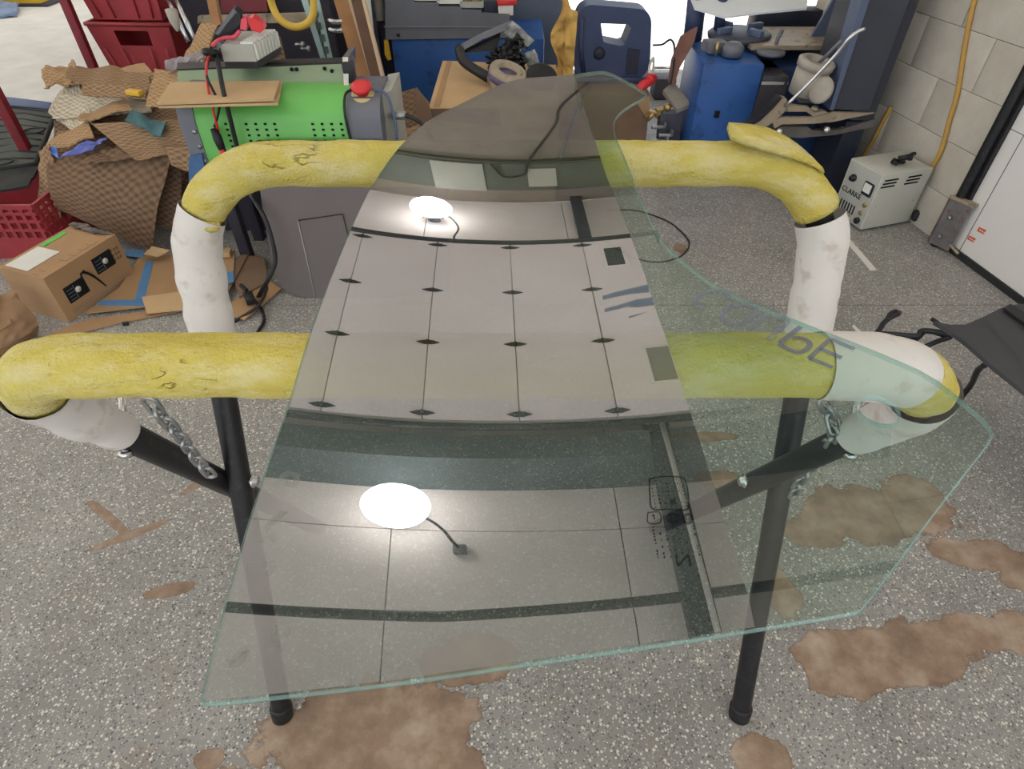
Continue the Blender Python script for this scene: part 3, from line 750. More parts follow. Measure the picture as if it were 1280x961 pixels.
for s in (GH0, GH1, GH2, GH3, GH4, GH5): stroke(MB(), s, .0045, .0009).make('smudged_letter', ghost, glass, smooth=False)
for s in (SM0, SM1, SM2):
    mb = MB(); mb.bm.faces.new([mb.bm.verts.new(gp(a, b, .0009)) for a, b in s]); mb.make('scuff', scuff, glass, smooth=False)
mb = MB()
stroke(mb, STAMPBOX + STAMPBOX[:1], .0010); stroke(mb, SQ + SQ[:1], .0007)
for (cx, cy), (ex, ey), (fx, fy) in (C1, C2):
    for k in (1.0, .72):
        stroke(mb, [(cx + k * (ex - cx) * math.cos(a) + k * (fx - cx) * math.sin(a), cy + k * (ey - cy) * math.cos(a) + k * (fy - cy) * math.sin(a)) for a in [q * PI / 8 for q in range(17)]], .0006)
    stroke(mb, [(cx - .001, cy + .001), (cx - .001, cy - .001)], .0006); stroke(mb, [(cx + .001, cy + .001), (cx + .001, cy - .001)], .0006)
stroke(mb, [(.0958, .2445), (.0958, .2395)], .0008); stroke(mb, [(.0948, .2432), (.0958, .2445)], .0007)
a, b, c, d = LOGO
stroke(mb, [a, b], .0016); stroke(mb, [c, d], .0016); stroke(mb, [b, ((b[0] + c[0]) / 2, (b[1] + c[1]) / 2), c], .0014)
rnd = random.Random(3)
def ticks(x0, x1, y0, y1, nc, nr, s):
    for i in range(nc):
        for j in range(nr):
            if rnd.random() < .18: continue
            x = x0 + (x1 - x0) * i / max(1, nc - 1); y = y0 + (y1 - y0) * j / max(1, nr - 1)
            stroke(mb, [(x, y), (x + s * rnd.uniform(.3, 1), y + s * rnd.uniform(-.5, .5))], .0006)
            if rnd.random() < .6: stroke(mb, [(x + s * .5, y + s * .5), (x + s * .5, y - s * .4)], .0005)
ticks(.0972, .1185, .2708, .2495, 7, 8, .0017)
ticks(.0932, .1090, .2350, .2135, 5, 10, .0018)
ticks(.1130, .1195, .2345, .2140, 2, 11, .0016)
stroke(mb, [(.1085, .2530), (.1125, .2530)], .0040)
mb.make('etched_stamp', etch, glass, smooth=False, kind='stuff')
# ------------------------------------------------------------------ right side: charger, vehicle fender
A, Bq = V((1.635, 2.590, 0)), V((1.572, 2.785, 0))
cu = (A - Bq).normalized(); cn = V((-.95, -.31, 0)).normalized()      # along the face, out of the face
cn = (cn - cu * cn.dot(cu)).normalized()
CW_ = (A - Bq).length; CH = .275; CD = .275
ch = thing('battery_charger', 'off white steel battery charger with a dial and side vents, standing by the block wall', 'charger', (A + Bq) / 2 - cn * CD / 2)
CM = axes(cu, -cn, wz)
def F(u, v, o=0.0): return Bq + cu * CW_ * u + wz * (.012 + (CH - .012) * (1 - v)) + cn * o
MB().box((A + Bq) / 2 - cn * CD / 2 + wz * (CH / 2 + .006), (CW_, CD, CH - .012), CM, .004).make('body', cream, ch)
B(F(.5, .5, .001), (CW_ * .9, .004, CH * .9), CM, .001).make('front_panel', mat('grey_front_panel', (176, 177, 170), .5, 0, .05, 6), ch)
k = MB().lathe([(.017, 0), (.017, .006), (.012, .008), (.011, .02)], F(.28, .27, .003), cn, 16).make('selector_knob', blackp, ch)
g = B(F(.76, .32, .004), (.058, .012, .062), CM, .006).make('gauge', blackp, ch)
B(F(.76, .30, .011), (.042, .002, .040), CM).make('dial_face', dial, g)
q = MB()
for i in range(6): q.box(F(.18 + .085 * i, .77, .004), (.006, .003, .042), CM)
q.make('front_vent', shaftw, ch)
q = MB()
for i in range(4): q.box(F(.30 + .085 * i, .88, .004), (.006, .003, .026), CM)
q.make('front_vent', tan, ch)
for u, v, r in ((.05, .80, .012), (.82, .88, .015), (.12, .95, .012)): MB().lathe([(r, 0), (r, .012), (r * .6, .016)], F(u, v, .002), cn, 14).make('terminal_knob', blackp, ch)
for u, v in ((.85, .58), (.82, .74)): MB().lathe([(.011, 0), (.011, .006), (.007, .008)], F(u, v, .002), cn, 12).make('pilot_lamp', brass, ch)
MB().lathe([(.010, 0), (.011, .02), (.006, .024)], F(.55, .95, .002), cn, 12).make('white_plug', paper, ch)
cv = bpy.data.curves.new('t', 'FONT'); cv.body = 'CLARKE'; cv.size = .034; cv.extrude = .0008; cv.align_x = 'CENTER'
to = bpy.data.objects.new('t', cv); COL.objects.link(to); bpy.context.view_layer.update()
me = bpy.data.meshes.new_from_object(to.evaluated_get(bpy.context.evaluated_depsgraph_get())); bpy.data.objects.remove(to)
me.name = 'lettering'; me.materials.clear(); me.materials.append(blackp)
lt = bpy.data.objects.new('lettering', me); COL.objects.link(lt); lt.parent = ch
lt.rotation_euler = axes(cu, wz, -cu.cross(wz) * -1 if False else cu.cross(wz)).to_euler(); lt.location = F(.37, .55, .0045) - LOC[ch.name]
sn = cu                                                               # the right flank faces +cu
def SD(d, v, o=0.0): return A - cn * d + wz * CH * (1 - v) + cu * o
for d0, L in ((.055, .075), (.185, .075)):
    for i in range(3):
        B(SD(d0 - .004 * i, .10 + .055 * i, .0005), (.003, L, .007), CM).make('side_vent', shaftw, ch)
for d, v in ((.03, .55), (.24, .55)): MB().lathe([(.003, 0), (.003, .002)], SD(d, v, 0), cu, 8).make('screw', steel, ch)
for d in (.05, .24):
    for e in (.03, CW_ - .03): MB().lathe([(.012, 0), (.012, .014)], A - cn * d - cu * e, (0, 0, 1), 10).make('foot', rubber, ch)
MB().lathe([(.026, 0), (.028, .012), (.018, .022)], A - cn * (CD + .03) + cu * .0 + wz * .04, cu, 14).lathe([(.008, 0), (.008, .03)], A - cn * (CD + .0) + wz * .06, -cn, 8).make('rear_wheel', rubber, ch)
T(smoothpath([F(.05, .80, .012), F(-.10, .86, .02), F(-.35, .96, .02), Bq + cn * .02 - cu * .2 + wz * .006]), .004, 6).make('output_cable', blackp, ch)
# clump on its top
q = MB(); c0 = A - cn * .15 - cu * .07 + wz * (CH + .014)
random.seed(5)
for i in range(7):
    a = c0 + V((random.uniform(-.05, .06), random.uniform(-.02, .02), random.uniform(0, .02)))
    q.tube([a, a + V((random.uniform(-.05, .05), random.uniform(-.03, .03), random.uniform(-.004, .015)))], random.uniform(.008, .014), 7, True, .004, 60)
prop(q.make('cable_clamp', blackp), 'crumpled black clamp lying on top of the off white battery charger', 'clamp')

# black vehicle fender on its bracket at the right edge
fe = thing('motorcycle_fender', 'satin black fender on a bent tube bracket, cut by the right edge of the photo', 'fender', K(1235, 470))
def FZ(px, py, z): return K(px, py, z)
top = [(1168, 401, .30), (1187, 405, .31), (1207, 405, .32), (1228, 396, .33), (1250, 385, .34), (1275, 379, .35), (1330, 385, .36), (1480, 470, .36), (1520, 690, .32), (1400, 580, .31), (1330, 522, .30), (1280, 488, .30), (1240, 456, .30), (1205, 425, .30)]  # points beyond the right edge enlarge it to block light from the floor
q = MB(); pt = [FZ(*p) for p in top]
q.prism(pt, (0, 0, -.012)); q.make('fender_skin', saturnblk, fe)
T(smoothpath([FZ(1165, 398, .29), FZ(1190, 416, .288), FZ(1225, 444, .288), FZ(1270, 482, .288), FZ(1330, 525, .288)]), .0065, 8).make('edge_bead', blackp, fe)
MB().prism([FZ(1253, 386, .346), FZ(1262, 381, .348), FZ(1330, 425, .352), FZ(1318, 432, .35)], (0, 0, .006)).make('trim_or_sun_strip', blackp, fe)
T(smoothpath([FZ(1085, 425, .22), FZ(1098, 413, .23), FZ(1104, 403, .235), FZ(1112, 394, .24), FZ(1126, 389, .24)]), [.008] * 24 + [.008], 8).make('bracket_arm', blackp, fe) if False else None
MB().tube(smoothpath([FZ(1080, 430, .20), FZ(1098, 413, .22), FZ(1104, 404, .23), FZ(1112, 397, .235), FZ(1124, 391, .24)], 4), .0085, 8).tube(smoothpath([FZ(1108, 401, .235), FZ(1112, 392, .24), FZ(1119, 388, .24), FZ(1126, 391, .24)], 4), .006, 8).make('bracket_arm', blackp, fe)
T(smoothpath([FZ(1098, 416, .22), FZ(1125, 418, .23), FZ(1148, 419, .24), FZ(1152, 413, .25), FZ(1175, 415, .27), FZ(1190, 420, .28)], 5), .0085, 8).make('bracket_bar', blackp, fe)
T(smoothpath([FZ(1120, 431, .20), FZ(1145, 423, .22), FZ(1158, 413, .24), FZ(1180, 418, .27)], 5), .0085, 8).make('bracket_bar', blackp, fe)
T(smoothpath([FZ(1148, 436, .20), FZ(1170, 427, .24), FZ(1188, 421, .28)], 5), .0075, 8).make('bracket_bar', blackp, fe)
T(smoothpath([FZ(1232, 455, .285), FZ(1222, 463, .22), FZ(1214, 480, .12), K(1203, 494, .06), K(1196, 506, .006)], 5), .0085, 8).make('support_leg', blackp, fe)
T(smoothpath([FZ(1330, 530, .285), FZ(1335, 560, .15), K(1335, 590, .008)], 5), .0085, 8).make('support_leg', blackp, fe)
T(smoothpath([FZ(1300, 400, .34), K(1310, 430, .008)], 5), .0085, 8).make('support_leg', blackp, fe)

# wire loop, painted sun sliver and white paper scrap on the floor
prop(T(smoothpath([K(760, 262, .004), K(790, 262, .004), K(812, 267, .004), K(838, 278, .006), K(858, 296, .006), K(861, 308, .004), K(850, 320, .004), K(825, 327, .004), K(800, 324, .004), K(782, 317, .004), K(755, 300, .004)], 6), .0035, 6).make('wire_loop', blackp), 'thin black wire lying in a loop on the floor beside the glass', 'wire')
prop(MB().prism([K(1044, 286), K(1051, 286), K(1096, 337), K(1088, 338)], (0, 0, .002)).make('trim_or_sun_strip', paper, smooth=False), 'long white strip standing in for a sliver of sunlight on the floor in front of the charger', 'strip')  # sliver of sunlight on the floor, built as a white strip
prop(MB().sheet(K(1065, 407, .05), K(1068, 405, .05), K(1096, 432, .03), K(1084, 432, .03), 6, 6, .004, 20, .001).make('paper_scrap', paper), 'pointed scrap of white paper sticking up behind the right rail', 'paper')

# ------------------------------------------------------------------ tyre machine by the right wall
tc = thing('tyre_changer', 'blue tyre changer with a worn tan platform and a black column, by the right wall', 'tyre machine', (1.35, 3.6, 0))
q = MB().box((1.095, 3.47, .275), (.30, .44, .55), rotz(-.03), .012); q.make('cabinet', blue, tc)
MB().prism([(.965, 3.242, .14), (1.02, 3.240, .14), (1.02, 3.240, .15), (.965, 3.242, .15)], (0, -.002, 0)).make('panel_seam', bluedark, tc)
MB().tube([(1.055, 3.246, .30), (1.055, 3.246, .33)], .013, 10).make('slot', shaftw, tc)
q = MB().prism([(1.215, 3.22, 0), (1.36, 3.20, 0), (1.36, 3.22, .50), (1.24, 3.24, .50)], (0, .3, 0)); q.make('front_plate', mat('dark_oily_plate', (62, 58, 62), .5, .1, .25, 8, spot=(44, 44, 60)), tc)
MB().box((1.30, 3.226, .47), (.13, .01, .012)).make('plate_lip', clip, tc)
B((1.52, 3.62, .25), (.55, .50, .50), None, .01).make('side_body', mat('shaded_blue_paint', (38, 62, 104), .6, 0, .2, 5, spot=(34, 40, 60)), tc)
MB().prism([P(938, 62, 3.42), P(1062, 62, 3.42), P(1062, 62, 3.42) + V((0, .4, 0)), P(938, 62, 3.42) + V((0, .4, 0))], (0, 0, .02)).make('platform', tan, tc)
# turntable
cz = .60
q = MB().lathe([(.05, -.1), (.05, -.02), (.16, -.02), (.165, .0), (.15, .012)], (1.20, 3.62, cz), seg=28); q.make('turntable', mat('dark_grey_turntable', (74, 78, 90), .5, .3, .2, 10), tc)
for k in range(4):
    a = k * PI / 2 + .5; B((1.20 + .11 * math.cos(a), 3.62 + .11 * math.sin(a), cz + .025), (.085, .03, .03), rotz(a), .004).make('clamp_jaw', bluegrey, tc)
B((1.03, 3.44, .585), (.10, .10, .05), rotz(.2), .006).make('valve_block', greysteel, tc)
MB().lathe([(.05, 0), (.055, .04), (.03, .06)], (1.10, 3.36, .56), seg=14).make('filter_cup', greysteel, tc)
MB().lathe([(.07, 0), (.07, .015)], (1.30, 3.38, .562), seg=18).make('round_plate', greysteel, tc)
T([(1.02, 3.36, .56), (1.02, 3.36, .62)], .008, 8).make('valve_stem', brass, tc)
T([(1.10, 3.66, .60), (1.085, 3.66, .76)], .028, 12).make('mount_post', bluedark, tc)
T([(.98, 3.7, .55), (.965, 3.7, .76)], .05, 12).make('mount_post', bluedark, tc)
T([(1.34, 3.45, .565), (1.345, 3.45, .62), (1.36, 3.46, .65)], .011, 8).make('lever', greysteel, tc)
# leaning bracket, blue between two grey flanges
a0, a1, b1, b0 = P(1012, 52, 3.62), P(1046, 56, 3.62), P(1120, -60, 3.62), P(1086, -62, 3.62)
MB().prism([P(1011, 52, 3.6), P(1030, 54, 3.6), P(1110, -60, 3.6), P(1075, -60, 3.6)], (0, .02, 0)).make('arm_flange', bluegrey, tc)
MB().prism([P(1026, 54, 3.63), P(1052, 55, 3.63), P(1112, -60, 3.63), P(1090, -60, 3.63)], (0, .02, 0)).make('arm_web', blue, tc)
MB().prism([P(1044, 54, 3.6), P(1062, 54, 3.6), P(1122, -60, 3.6), P(1105, -60, 3.6)], (0, .02, 0)).make('arm_flange', bluegrey, tc)
MB().prism([P(1008, 52, 3.56), P(1058, 58, 3.56), P(1060, 53, 3.66), P(1012, 47, 3.66)], (0, 0, .008)).make('arm_foot', greysteel, tc)
B((1.60, 3.98, .57), (.46, .14, .16), None, .01).make('rear_box', navy, tc)
MB().prism([P(836, 104, 3.50), P(840, 76, 3.52), P(852, 46, 3.56), P(872, 34, 3.58), P(868, 52, 3.54), P(850, 84, 3.5), P(842, 108, 3.48)], (0, .03, 0)).make('rusty_plate', mat('rusty_brown_plate', (128, 88, 76), .8, 0, .2, 10), tc)
# column
MB().prism([P(1040, 136, 3.02), P(1086, 138, 2.98), P(1086, 138, 2.98) + V((-.02, 0, 1.3)), P(1040, 136, 3.02) + V((-.02, 0, 1.3))], (0, .30, 0)).box((1.672, 3.13, 1.0), (.11, .26, 1.26)).make('column', colblk, tc)
MB().prism([P(1037, 137, 3.0), P(1042, 137, 3.0), P(1042, 137, 3.0) + V((-.02, 0, 1.3)), P(1037, 137, 3.0) + V((-.06, 0, 1.3))], (0, .1, 0)).make('column_edge', bluegrey, tc)
MB().box((1.66, 3.13, .18), (.10, .24, .36)).make('column_base', navy, tc)
# bead breaker: curved blade, forked arm
yb = 2.98
MB().prism([P(a, b, yb) for a, b in ((926, 160), (945, 152), (965, 136), (976, 122), (984, 124), (983, 137), (970, 150), (955, 160), (936, 165))], (0, .05, 0)).make('breaker_blade', tan, tc)
MB().prism([P(a, b, yb - .01) for a, b in ((930, 158), (948, 147), (964, 131), (974, 121), (978, 122), (966, 136), (950, 151), (932, 161))], (0, .05, 0)).make('blade_edge', blackp, tc)
for dy in (0, .05):
    MB().prism([P(a, b, yb + dy) for a, b in ((966, 152), (976, 146), (1020, 146), (1042, 140), (1094, 141), (1040, 152), (1018, 154), (978, 155), (968, 160))], (0, .018, 0)).make('breaker_arm', tan, tc)
MB().prism([P(a, b, yb + .01) for a, b in ((980, 130), (1012, 134), (1018, 140), (1030, 138), (1040, 143), (1018, 146), (1008, 139), (982, 139))], (0, .03, 0)).make('breaker_link', tan, tc)
MB().prism([P(a, b, yb + .02) for a, b in ((968, 158), (1010, 158), (1016, 163), (1050, 162), (1094, 148), (1092, 158), (1045, 168), (1000, 172), (976, 170))], (0, .03, 0)).make('breaker_bar', mat('dark_worn_bar', (104, 98, 92), .6, .2, .25, 10), tc)
for px, py in ((972, 163), (1031, 161)): MB().lathe([(.016, 0), (.016, .03), (.010, .034)], P(px, py, yb + .01), (0, -1, .2), 14).make('pivot_pin', chrome, tc)
MB().lathe([(.016, 0), (.016, .01)], P(1018, 136, yb - .005), (0, -.3, 1), 12).make('pivot_pin', tan, tc)
T(smoothpath([P(981, 133, 2.97), P(1010, 105, 2.95), P(1045, 68, 2.92), P(1062, 47, 2.9), P(1072, 39, 2.9), P(1081, 35, 2.9)], 4), .0085, 8).make('pull_rod', chrome, tc)
T([P(1022, 80, 3.05), P(1052, 50, 3.0)], .008, 8).make('side_rod', greysteel, tc)
# lubricant pot and disc
pp = thing('lubricant_pot', 'dusty pale grey pot with a hollow lid, hung on the blue tyre changer', 'pot', P(1003, 112, 3.06))
ax = V((.12, -.1, 1)).normalized()
MB().lathe([(.068, 0), (.078, .12)], P(1003, 116, 3.10), ax, 24).make('cup', pot, pp)
MB().lathe([(.083, 0), (.085, .03), (.075, .036), (.045, .036), (.04, .01), (.001, .01)], P(1003, 116, 3.10) + ax * .118, ax, 24).make('lid', pot, pp)
B(P(1018, 124, 3.14), (.16, .05, .02), None, .004).make('bracket', greysteel, pp)
prop(MB().lathe([(.002, 0), (.055, .004), (.06, .02), (.05, .03)], P(1029, 113, 2.99), (-.8, -.4, .3), 22).make('round_cap', pot), 'dusty round cap leaning against the black column', 'cap')
# pale glass sheet lying on the machine
prop(MB().prism([P(858, -14, 3.75), P(1010, -6, 3.75), P(1008, 12, 3.60), P(955, 17, 3.56), P(905, 23, 3.52), P(868, 12, 3.6)], (0, 0, .008)).make('glass_offcut', mat('pale_sheet', (226, 230, 234), .15, 0, .04, 3)), 'pale flat sheet lying high on the blue tyre changer against the daylight', 'sheet')

# ------------------------------------------------------------------ rear middle
cab = thing('blue_cabinet', 'blue steel bench cabinet with a stepped grey cover, behind the cardboard box', 'cabinet', (-.26, 4.25, 0))
B((-.26, 4.25, .245), (.90, .50, .49), None, .008).make('body', blue, cab)
MB().prism([P(482, 49, 3.98), P(636, 47, 3.98), P(637, 18, 3.98), P(602, 16, 3.98), P(602, 13, 3.98), P(577, 12, 3.98), P(577, 9, 3.98), P(548, 8, 3.98), P(548, 4, 3.98), P(517, 3, 3.98), P(517, -3, 3.98), P(481, -4, 3.98)], (0, .52, 0)).make('grey_cover', greysteel, cab)
B(P(558, 33, 3.975), (.72, .006, .006)).make('cover_crease', mat('lighter_grey_line', (124, 124, 130), .6, 0, .05, 5), cab)
MB().lathe([(.010, 0), (.010, .006)], P(498, 43, 3.978), (0, -1, 0), 10).make('cover_screw', blackp, cab)
random.seed(11)
bits = [(532, -1, .16, paper), (562, 3, .14, paper), (590, 8, .13, clip)]
for i, (px, py, wd, m) in enumerate(bits):
    c = P(px, py, 4.02)
    t = thing('parts_tray', ['parts tray of dark metal bits, leftmost on the grey cover', 'parts tray of shiny metal bits, middle one on the grey cover', 'shallow tray with pale bits, right one on the grey cover'][i], 'tray', c, 'parts trays on the grey cover')
    MB().box(c + V((0, .06, .004)), (wd, .14, .008)).box(c + V((0, -.01, .012)), (wd, .006, .03)).box(c + V((0, .13, .02)), (wd, .006, .04)).box(c + V((-wd / 2, .06, .016)), (.005, .14, .03)).box(c + V((wd / 2, .06, .016)), (.005, .14, .03)).make('tray', m, t)
    q = MB()
    for k in range(16):
        q.box(c + V((random.uniform(-.4, .4) * wd, random.uniform(.01, .11), random.uniform(.014, .035))), (random.uniform(.008, .03),) * 2 + (.012,), rotz(random.random() * 3), .002)
    q.make('metal_bits', [navy, steel, brass][i], t, kind='stuff')
bx = P(612, 9, 4.0)
prop(B(bx + V((0, .08, .0)), (.075, .14, .06), rotz(.05), .002).make('dark_box', navy), 'small dark box standing beside the white box on the grey cover', 'box')
bx = P(628, 13, 4.0)
prop(B(bx + V((.012, .08, 0)), (.085, .15, .05), rotz(.1), .002).make('white_box', paper), 'small white box at the right end of the grey cover', 'box')
prop(B(bx + V((.012, .08, .04)), (.11, .17, .024), rotz(.18), .003).make('red_book', redb), 'flat red book lying on the small white box', 'book')

# black upright with yellow bracket, timbers
ub = thing('steel_upright', 'dark steel upright with a small yellow bracket, left of the blue cabinet', 'post', (-.82, 4.05, 0))
B((-.845, 4.05, .36), (.12, .08, .72), None, .006).make('post', navy, ub)
MB().prism([P(480, 50, 4.0), P(485, 50, 4.0), P(489, 74, 4.0), P(485, 75, 4.0), P(481, 68, 4.0)], (0, .02, 0)).make('yellow_bracket', yellowp, ub)
T([P(490, 96, 4.0), P(490, 108, 4.0)], .006, 6).make('pull_handle', chrome, ub)
MB().lathe([(.035, 0), (.035, .1), (.055, .11), (.055, .15), (.02, .15)], P(475, 24, 4.05), (0, 0, 1), 16).make('bottle_neck', pot, ub)
def beam(name, p0, p1, wv, dv, m, label, cat, end=None):
    p0, p1 = V(p0), V(p1); t = thing(name, label, cat, p0)
    MB().prism([p0, p0 + V(wv), p1 + V(wv), p1], dv).make('plank', m, t)
    if end:
        e = V(wv); a, b = p0 + e, p1 + e
        MB().prism([a, a + e * .28, b + e * .28, b], V(dv) * .96).make('sawn_edge', end, t)
    return t
beam('timber_board', P(452, 120, 3.45), P(415, -8, 3.75), (.075, 0, 0), (0, .035, 0), wood, 'tan timber board leaning up behind the green machine', 'board', woodend)
beam('timber_board', P(470, 124, 3.40), P(437, -8, 3.72), (.055, 0, 0), (0, .035, 0), woodd, 'dark brown timber board leaning right of the tan one', 'board', woodend)
prop(MB().prism([P(449, -6, 3.95), P(462, -6, 3.95), P(467, 42, 3.9), P(464, 42, 3.9)], (0, .02, 0)).make('narrow_board', white), 'narrow white panel standing behind the dark timber board', 'panel')

# cardboard box with film cutter, tape roll
cb = thing('cardboard_box', 'large taped cardboard box behind the glass, with a film cutter lying on it', 'box', (0, 3.4, 0))
BA, BB, BC, BD = P(536, 140, 2.92), P(553, 69, 3.70), V((.24, 3.62, .45)), V((.22, 2.92, .45))
BA.z = BB.z = .45
MB().prism([BA, BD, BC, BB], (0, 0, -.45)).make('carton', cardl, cb)
MB().prism([BA + V((.02, .01, .001)), BA + V((.05, .01, .001)), BB + V((.05, -.01, .001)), BB + V((.025, -.01, .001))], (0, 0, .0012)).make('top_flap_edge', card, cb)
MB().prism([P(558, 118, 3.17), P(572, 121, 3.15), P(578, 117, 3.18), P(566, 114, 3.2)], (0, 0, .0015)).make('tape_scrap', mat('shiny_clear_tape', (222, 206, 184), .15, 0, .1, 20), cb)
MB().prism([(BA.x + .005, BA.y - .001, .45), (BA.x + .33, BA.y - .001, .45), (BA.x + .33, BA.y - .001, .37), (BA.x + .005, BA.y - .001, .40)], (0, -.002, 0)).make('side_flap', cardd, cb)
fc = thing('film_cutter', 'black handled cutter with a bent metal arm and shredded clear film on the cardboard box', 'cutter', P(600, 95, 3.2))
MB().tube(smoothpath([P(574, 60, 3.45), P(577, 72, 3.38), P(584, 80, 3.34), P(606, 94, 3.26), P(611, 97, 3.25)], 5), .024, 14).make('handle_grip', blackp, fc)
MB().lathe([(.016, 0), (.016, .003)], P(609, 96, 3.245), (P(611, 97, 3.25) - P(600, 90, 3.28)).normalized(), 14).make('grip_end', shaftw, fc)
MB().prism([P(573, 58, 3.45), P(600, 43, 3.50), P(640, 26, 3.56), P(646, 32, 3.54), P(604, 48, 3.48), P(577, 64, 3.44)], (0, .03, 0)).make('metal_arm', greysteel, fc)
MB().prism([P(577, 63, 3.46), P(626, 40, 3.53), P(622, 62, 3.46), P(582, 66, 3.44)], (0, .008, 0)).make('guard_plate', blackp, fc)
q = MB(); random.seed(2)
q.sheet(P(612, 86, 3.36), P(655, 92, 3.34), P(650, 44, 3.5), P(622, 56, 3.48), 26, 26, .05, 24, .006, 1.0)
for k in range(150):
    u_, v_ = random.random(), random.random()
    a_ = P(612 + 44 * u_, 92 - 46 * v_ * (.6 + .4 * u_), 3.33 + .12 * v_); d = V((random.uniform(-.03, .03), random.uniform(-.05, .0), random.uniform(-.03, .03)))
    q.tube([a_, a_ + d], random.uniform(.004, .010), 5, True, .004, 50)
q.make('black_bristles', blackp, fc, kind='stuff')
q = MB()
q.sheet(P(630, 40, 3.5), P(640, 24, 3.52), P(668, 50, 3.5), P(655, 62, 3.46), 18, 14, .03, 22, .002, 4.0)
q.sheet(P(655, 66, 3.42), P(668, 62, 3.44), P(676, 82, 3.4), P(660, 84, 3.38), 12, 10, .03, 30, .002, 8.0)
q.make('shredded_film', mat('grey_clear_film', (150, 152, 150), .12, 0, .35, 30), fc)
tp = thing('tape_roll', 'brown tape roll with a dark purple side beside the cutter handle', 'tape roll', P(630, 108, 3.2))
ax = V((.25, -.2, .95)).normalized(); cp = P(632, 108, 3.16) + V((0, 0, .025))
MB().lathe([(.085, 0), (.09, .01), (.09, .07), (.085, .08), (.05, .08), (.048, .02), (.01, .02)], cp - ax * .02, ax, 28).make('tape', tan, tp)
MB().lathe([(.0915, .03), (.0915, .06)], cp - ax * .02, ax, 28).make('purple_band', mat('purple_film', (98, 84, 120), .3, 0, .2, 20), tp)
prop(MB().lathe([(.04, 0), (.075, .004), (.078, .03), (.07, .036), (.045, .034)], P(676, 100, 3.25), (.1, -.5, .85), 24).make('disc_wheel', blackp), 'black wheel rim shape lying behind the top edge of the glass', 'wheel')
bo = thing('brown_carton', 'tall brown carton standing behind the top right corner of the glass', 'box', (.44, 3.62, 0))
MB().prism([P(700, 185, 3.45), P(806, 189, 3.45), P(813, 118, 3.45), P(698, 118, 3.45)], (0, .38, 0)).make('carton', cardd, bo)
MB().prism([P(796, 128, 3.446), P(812, 119, 3.446), P(811, 152, 3.446)], (0, -.004, 0)).make('folded_corner', card, bo)

# dark blue case with a trapezoid opening; torn tan wrap
zb_ = .36
cs = thing('plastic_case', 'rounded dark blue plastic case with a handle opening, against the bright doorway', 'case', P(765, 90, 3.7))
outer = []
c0, c1, c2, c3 = P(716, 96, 3.66), P(812, 98, 3.66), P(815, 12, 3.66), P(722, 4, 3.66)
ring = fillet([(c0 + c1) / 2, c1, c2, c3, c0, (c0 + c1) / 2 - V((.001, 0, 0))], .075, 6)
hole = [P(751, 28, 3.66), P(751, 29, 3.66), P(786, 30, 3.66), P(789, 35, 3.66), P(781, 55, 3.66), P(776, 57, 3.66), P(757, 53, 3.66), P(754, 51, 3.66)]
vs, fs = None, None
o2 = [V((p.x, p.z)) for p in ring[:-1]]; h2 = [V((p.x, p.z)) for p in hole]
pts = o2 + h2; ed = [(i, (i + 1) % len(o2)) for i in range(len(o2))] + [(len(o2) + i, len(o2) + (i + 1) % len(h2)) for i in range(len(h2))]
r_ = delaunay_2d_cdt(pts, ed, [], 0, 1e-6)
mb = MB(); f_ = [mb.bm.verts.new((v.x, 3.66, v.y)) for v in r_[0]]; b_ = [mb.bm.verts.new((v.x, 3.82, v.y)) for v in r_[0]]
ol = [(p.x, p.y) for p in o2]; hl = [(p.x, p.y) for p in h2]
cnt = {}
for f in r_[2]:
    c = sum((r_[0][i] for i in f), V((0, 0))) / len(f)
    if inside(c.x, c.y, ol) and not inside(c.x, c.y, hl):
        mb.bm.faces.new([f_[i] for i in f]); mb.bm.faces.new([b_[i] for i in reversed(f)])
        for a, b in zip(f, list(f[1:]) + [f[0]]): cnt[frozenset((a, b))] = cnt.get(frozenset((a, b)), 0) + 1
for k, n_ in cnt.items():
    if n_ == 1:
        a, b = tuple(k); mb.bm.faces.new((f_[a], f_[b], b_[b], b_[a]))
bmesh.ops.recalc_face_normals(mb.bm, faces=mb.bm.faces[:])
o = mb.make('shell', bluedark, cs); md = o.modifiers.new('bevel', 'BEVEL'); md.width = .010; md.segments = 3; md.limit_method = 'ANGLE'; md.angle_limit = 1.0
MB().tube([P(728, 22, 3.65), P(726, 60, 3.65), P(730, 92, 3.65)], .012, 8).make('side_rib', bluedark, cs)
MB().lathe([(.03, 0), (.03, .01), (.018, .014)], P(749, 66, 3.655), (0, -1, 0), 16).make('latch', navy, cs)
MB().prism([P(785, 60, 3.655), P(800, 62, 3.655), P(796, 92, 3.655), P(782, 92, 3.655)], (0, -.006, 0)).make('ridge', navy, cs)
MB().box((P(765, 100, 3.74).x, 3.74, .364), (.42, .2, .030), None, .006).make('base', bluedark, cs)
tw = MB()
tw.sheet(P(690, 98, 3.52), P(712, 98, 3.52), P(716, -6, 3.6), P(698, -6, 3.6), 16, 40, .035, 14, .006, 2.0, lambda u, v: (.05 * math.sin(v * 9 + u * 2) * .5, 0, 0))
tw.sheet(P(704, 95, 3.50), P(716, 97, 3.5), P(722, 14, 3.56), P(708, 8, 3.56), 10, 30, .03, 16, .005, 6.0)
prop(tw.make('torn_wrap', tanpap), 'crumpled torn tan wrapping paper hanging left of the dark blue case', 'paper')
prop(B((.17, 4.70, .45), (.38, .3, .9), None, .02).make('grey_cabinet', mat('blue_grey_cabinet', (92, 102, 118), .6, 0, .1, 4)), 'blue grey cabinet in the shade behind the torn tan paper', 'cabinet')

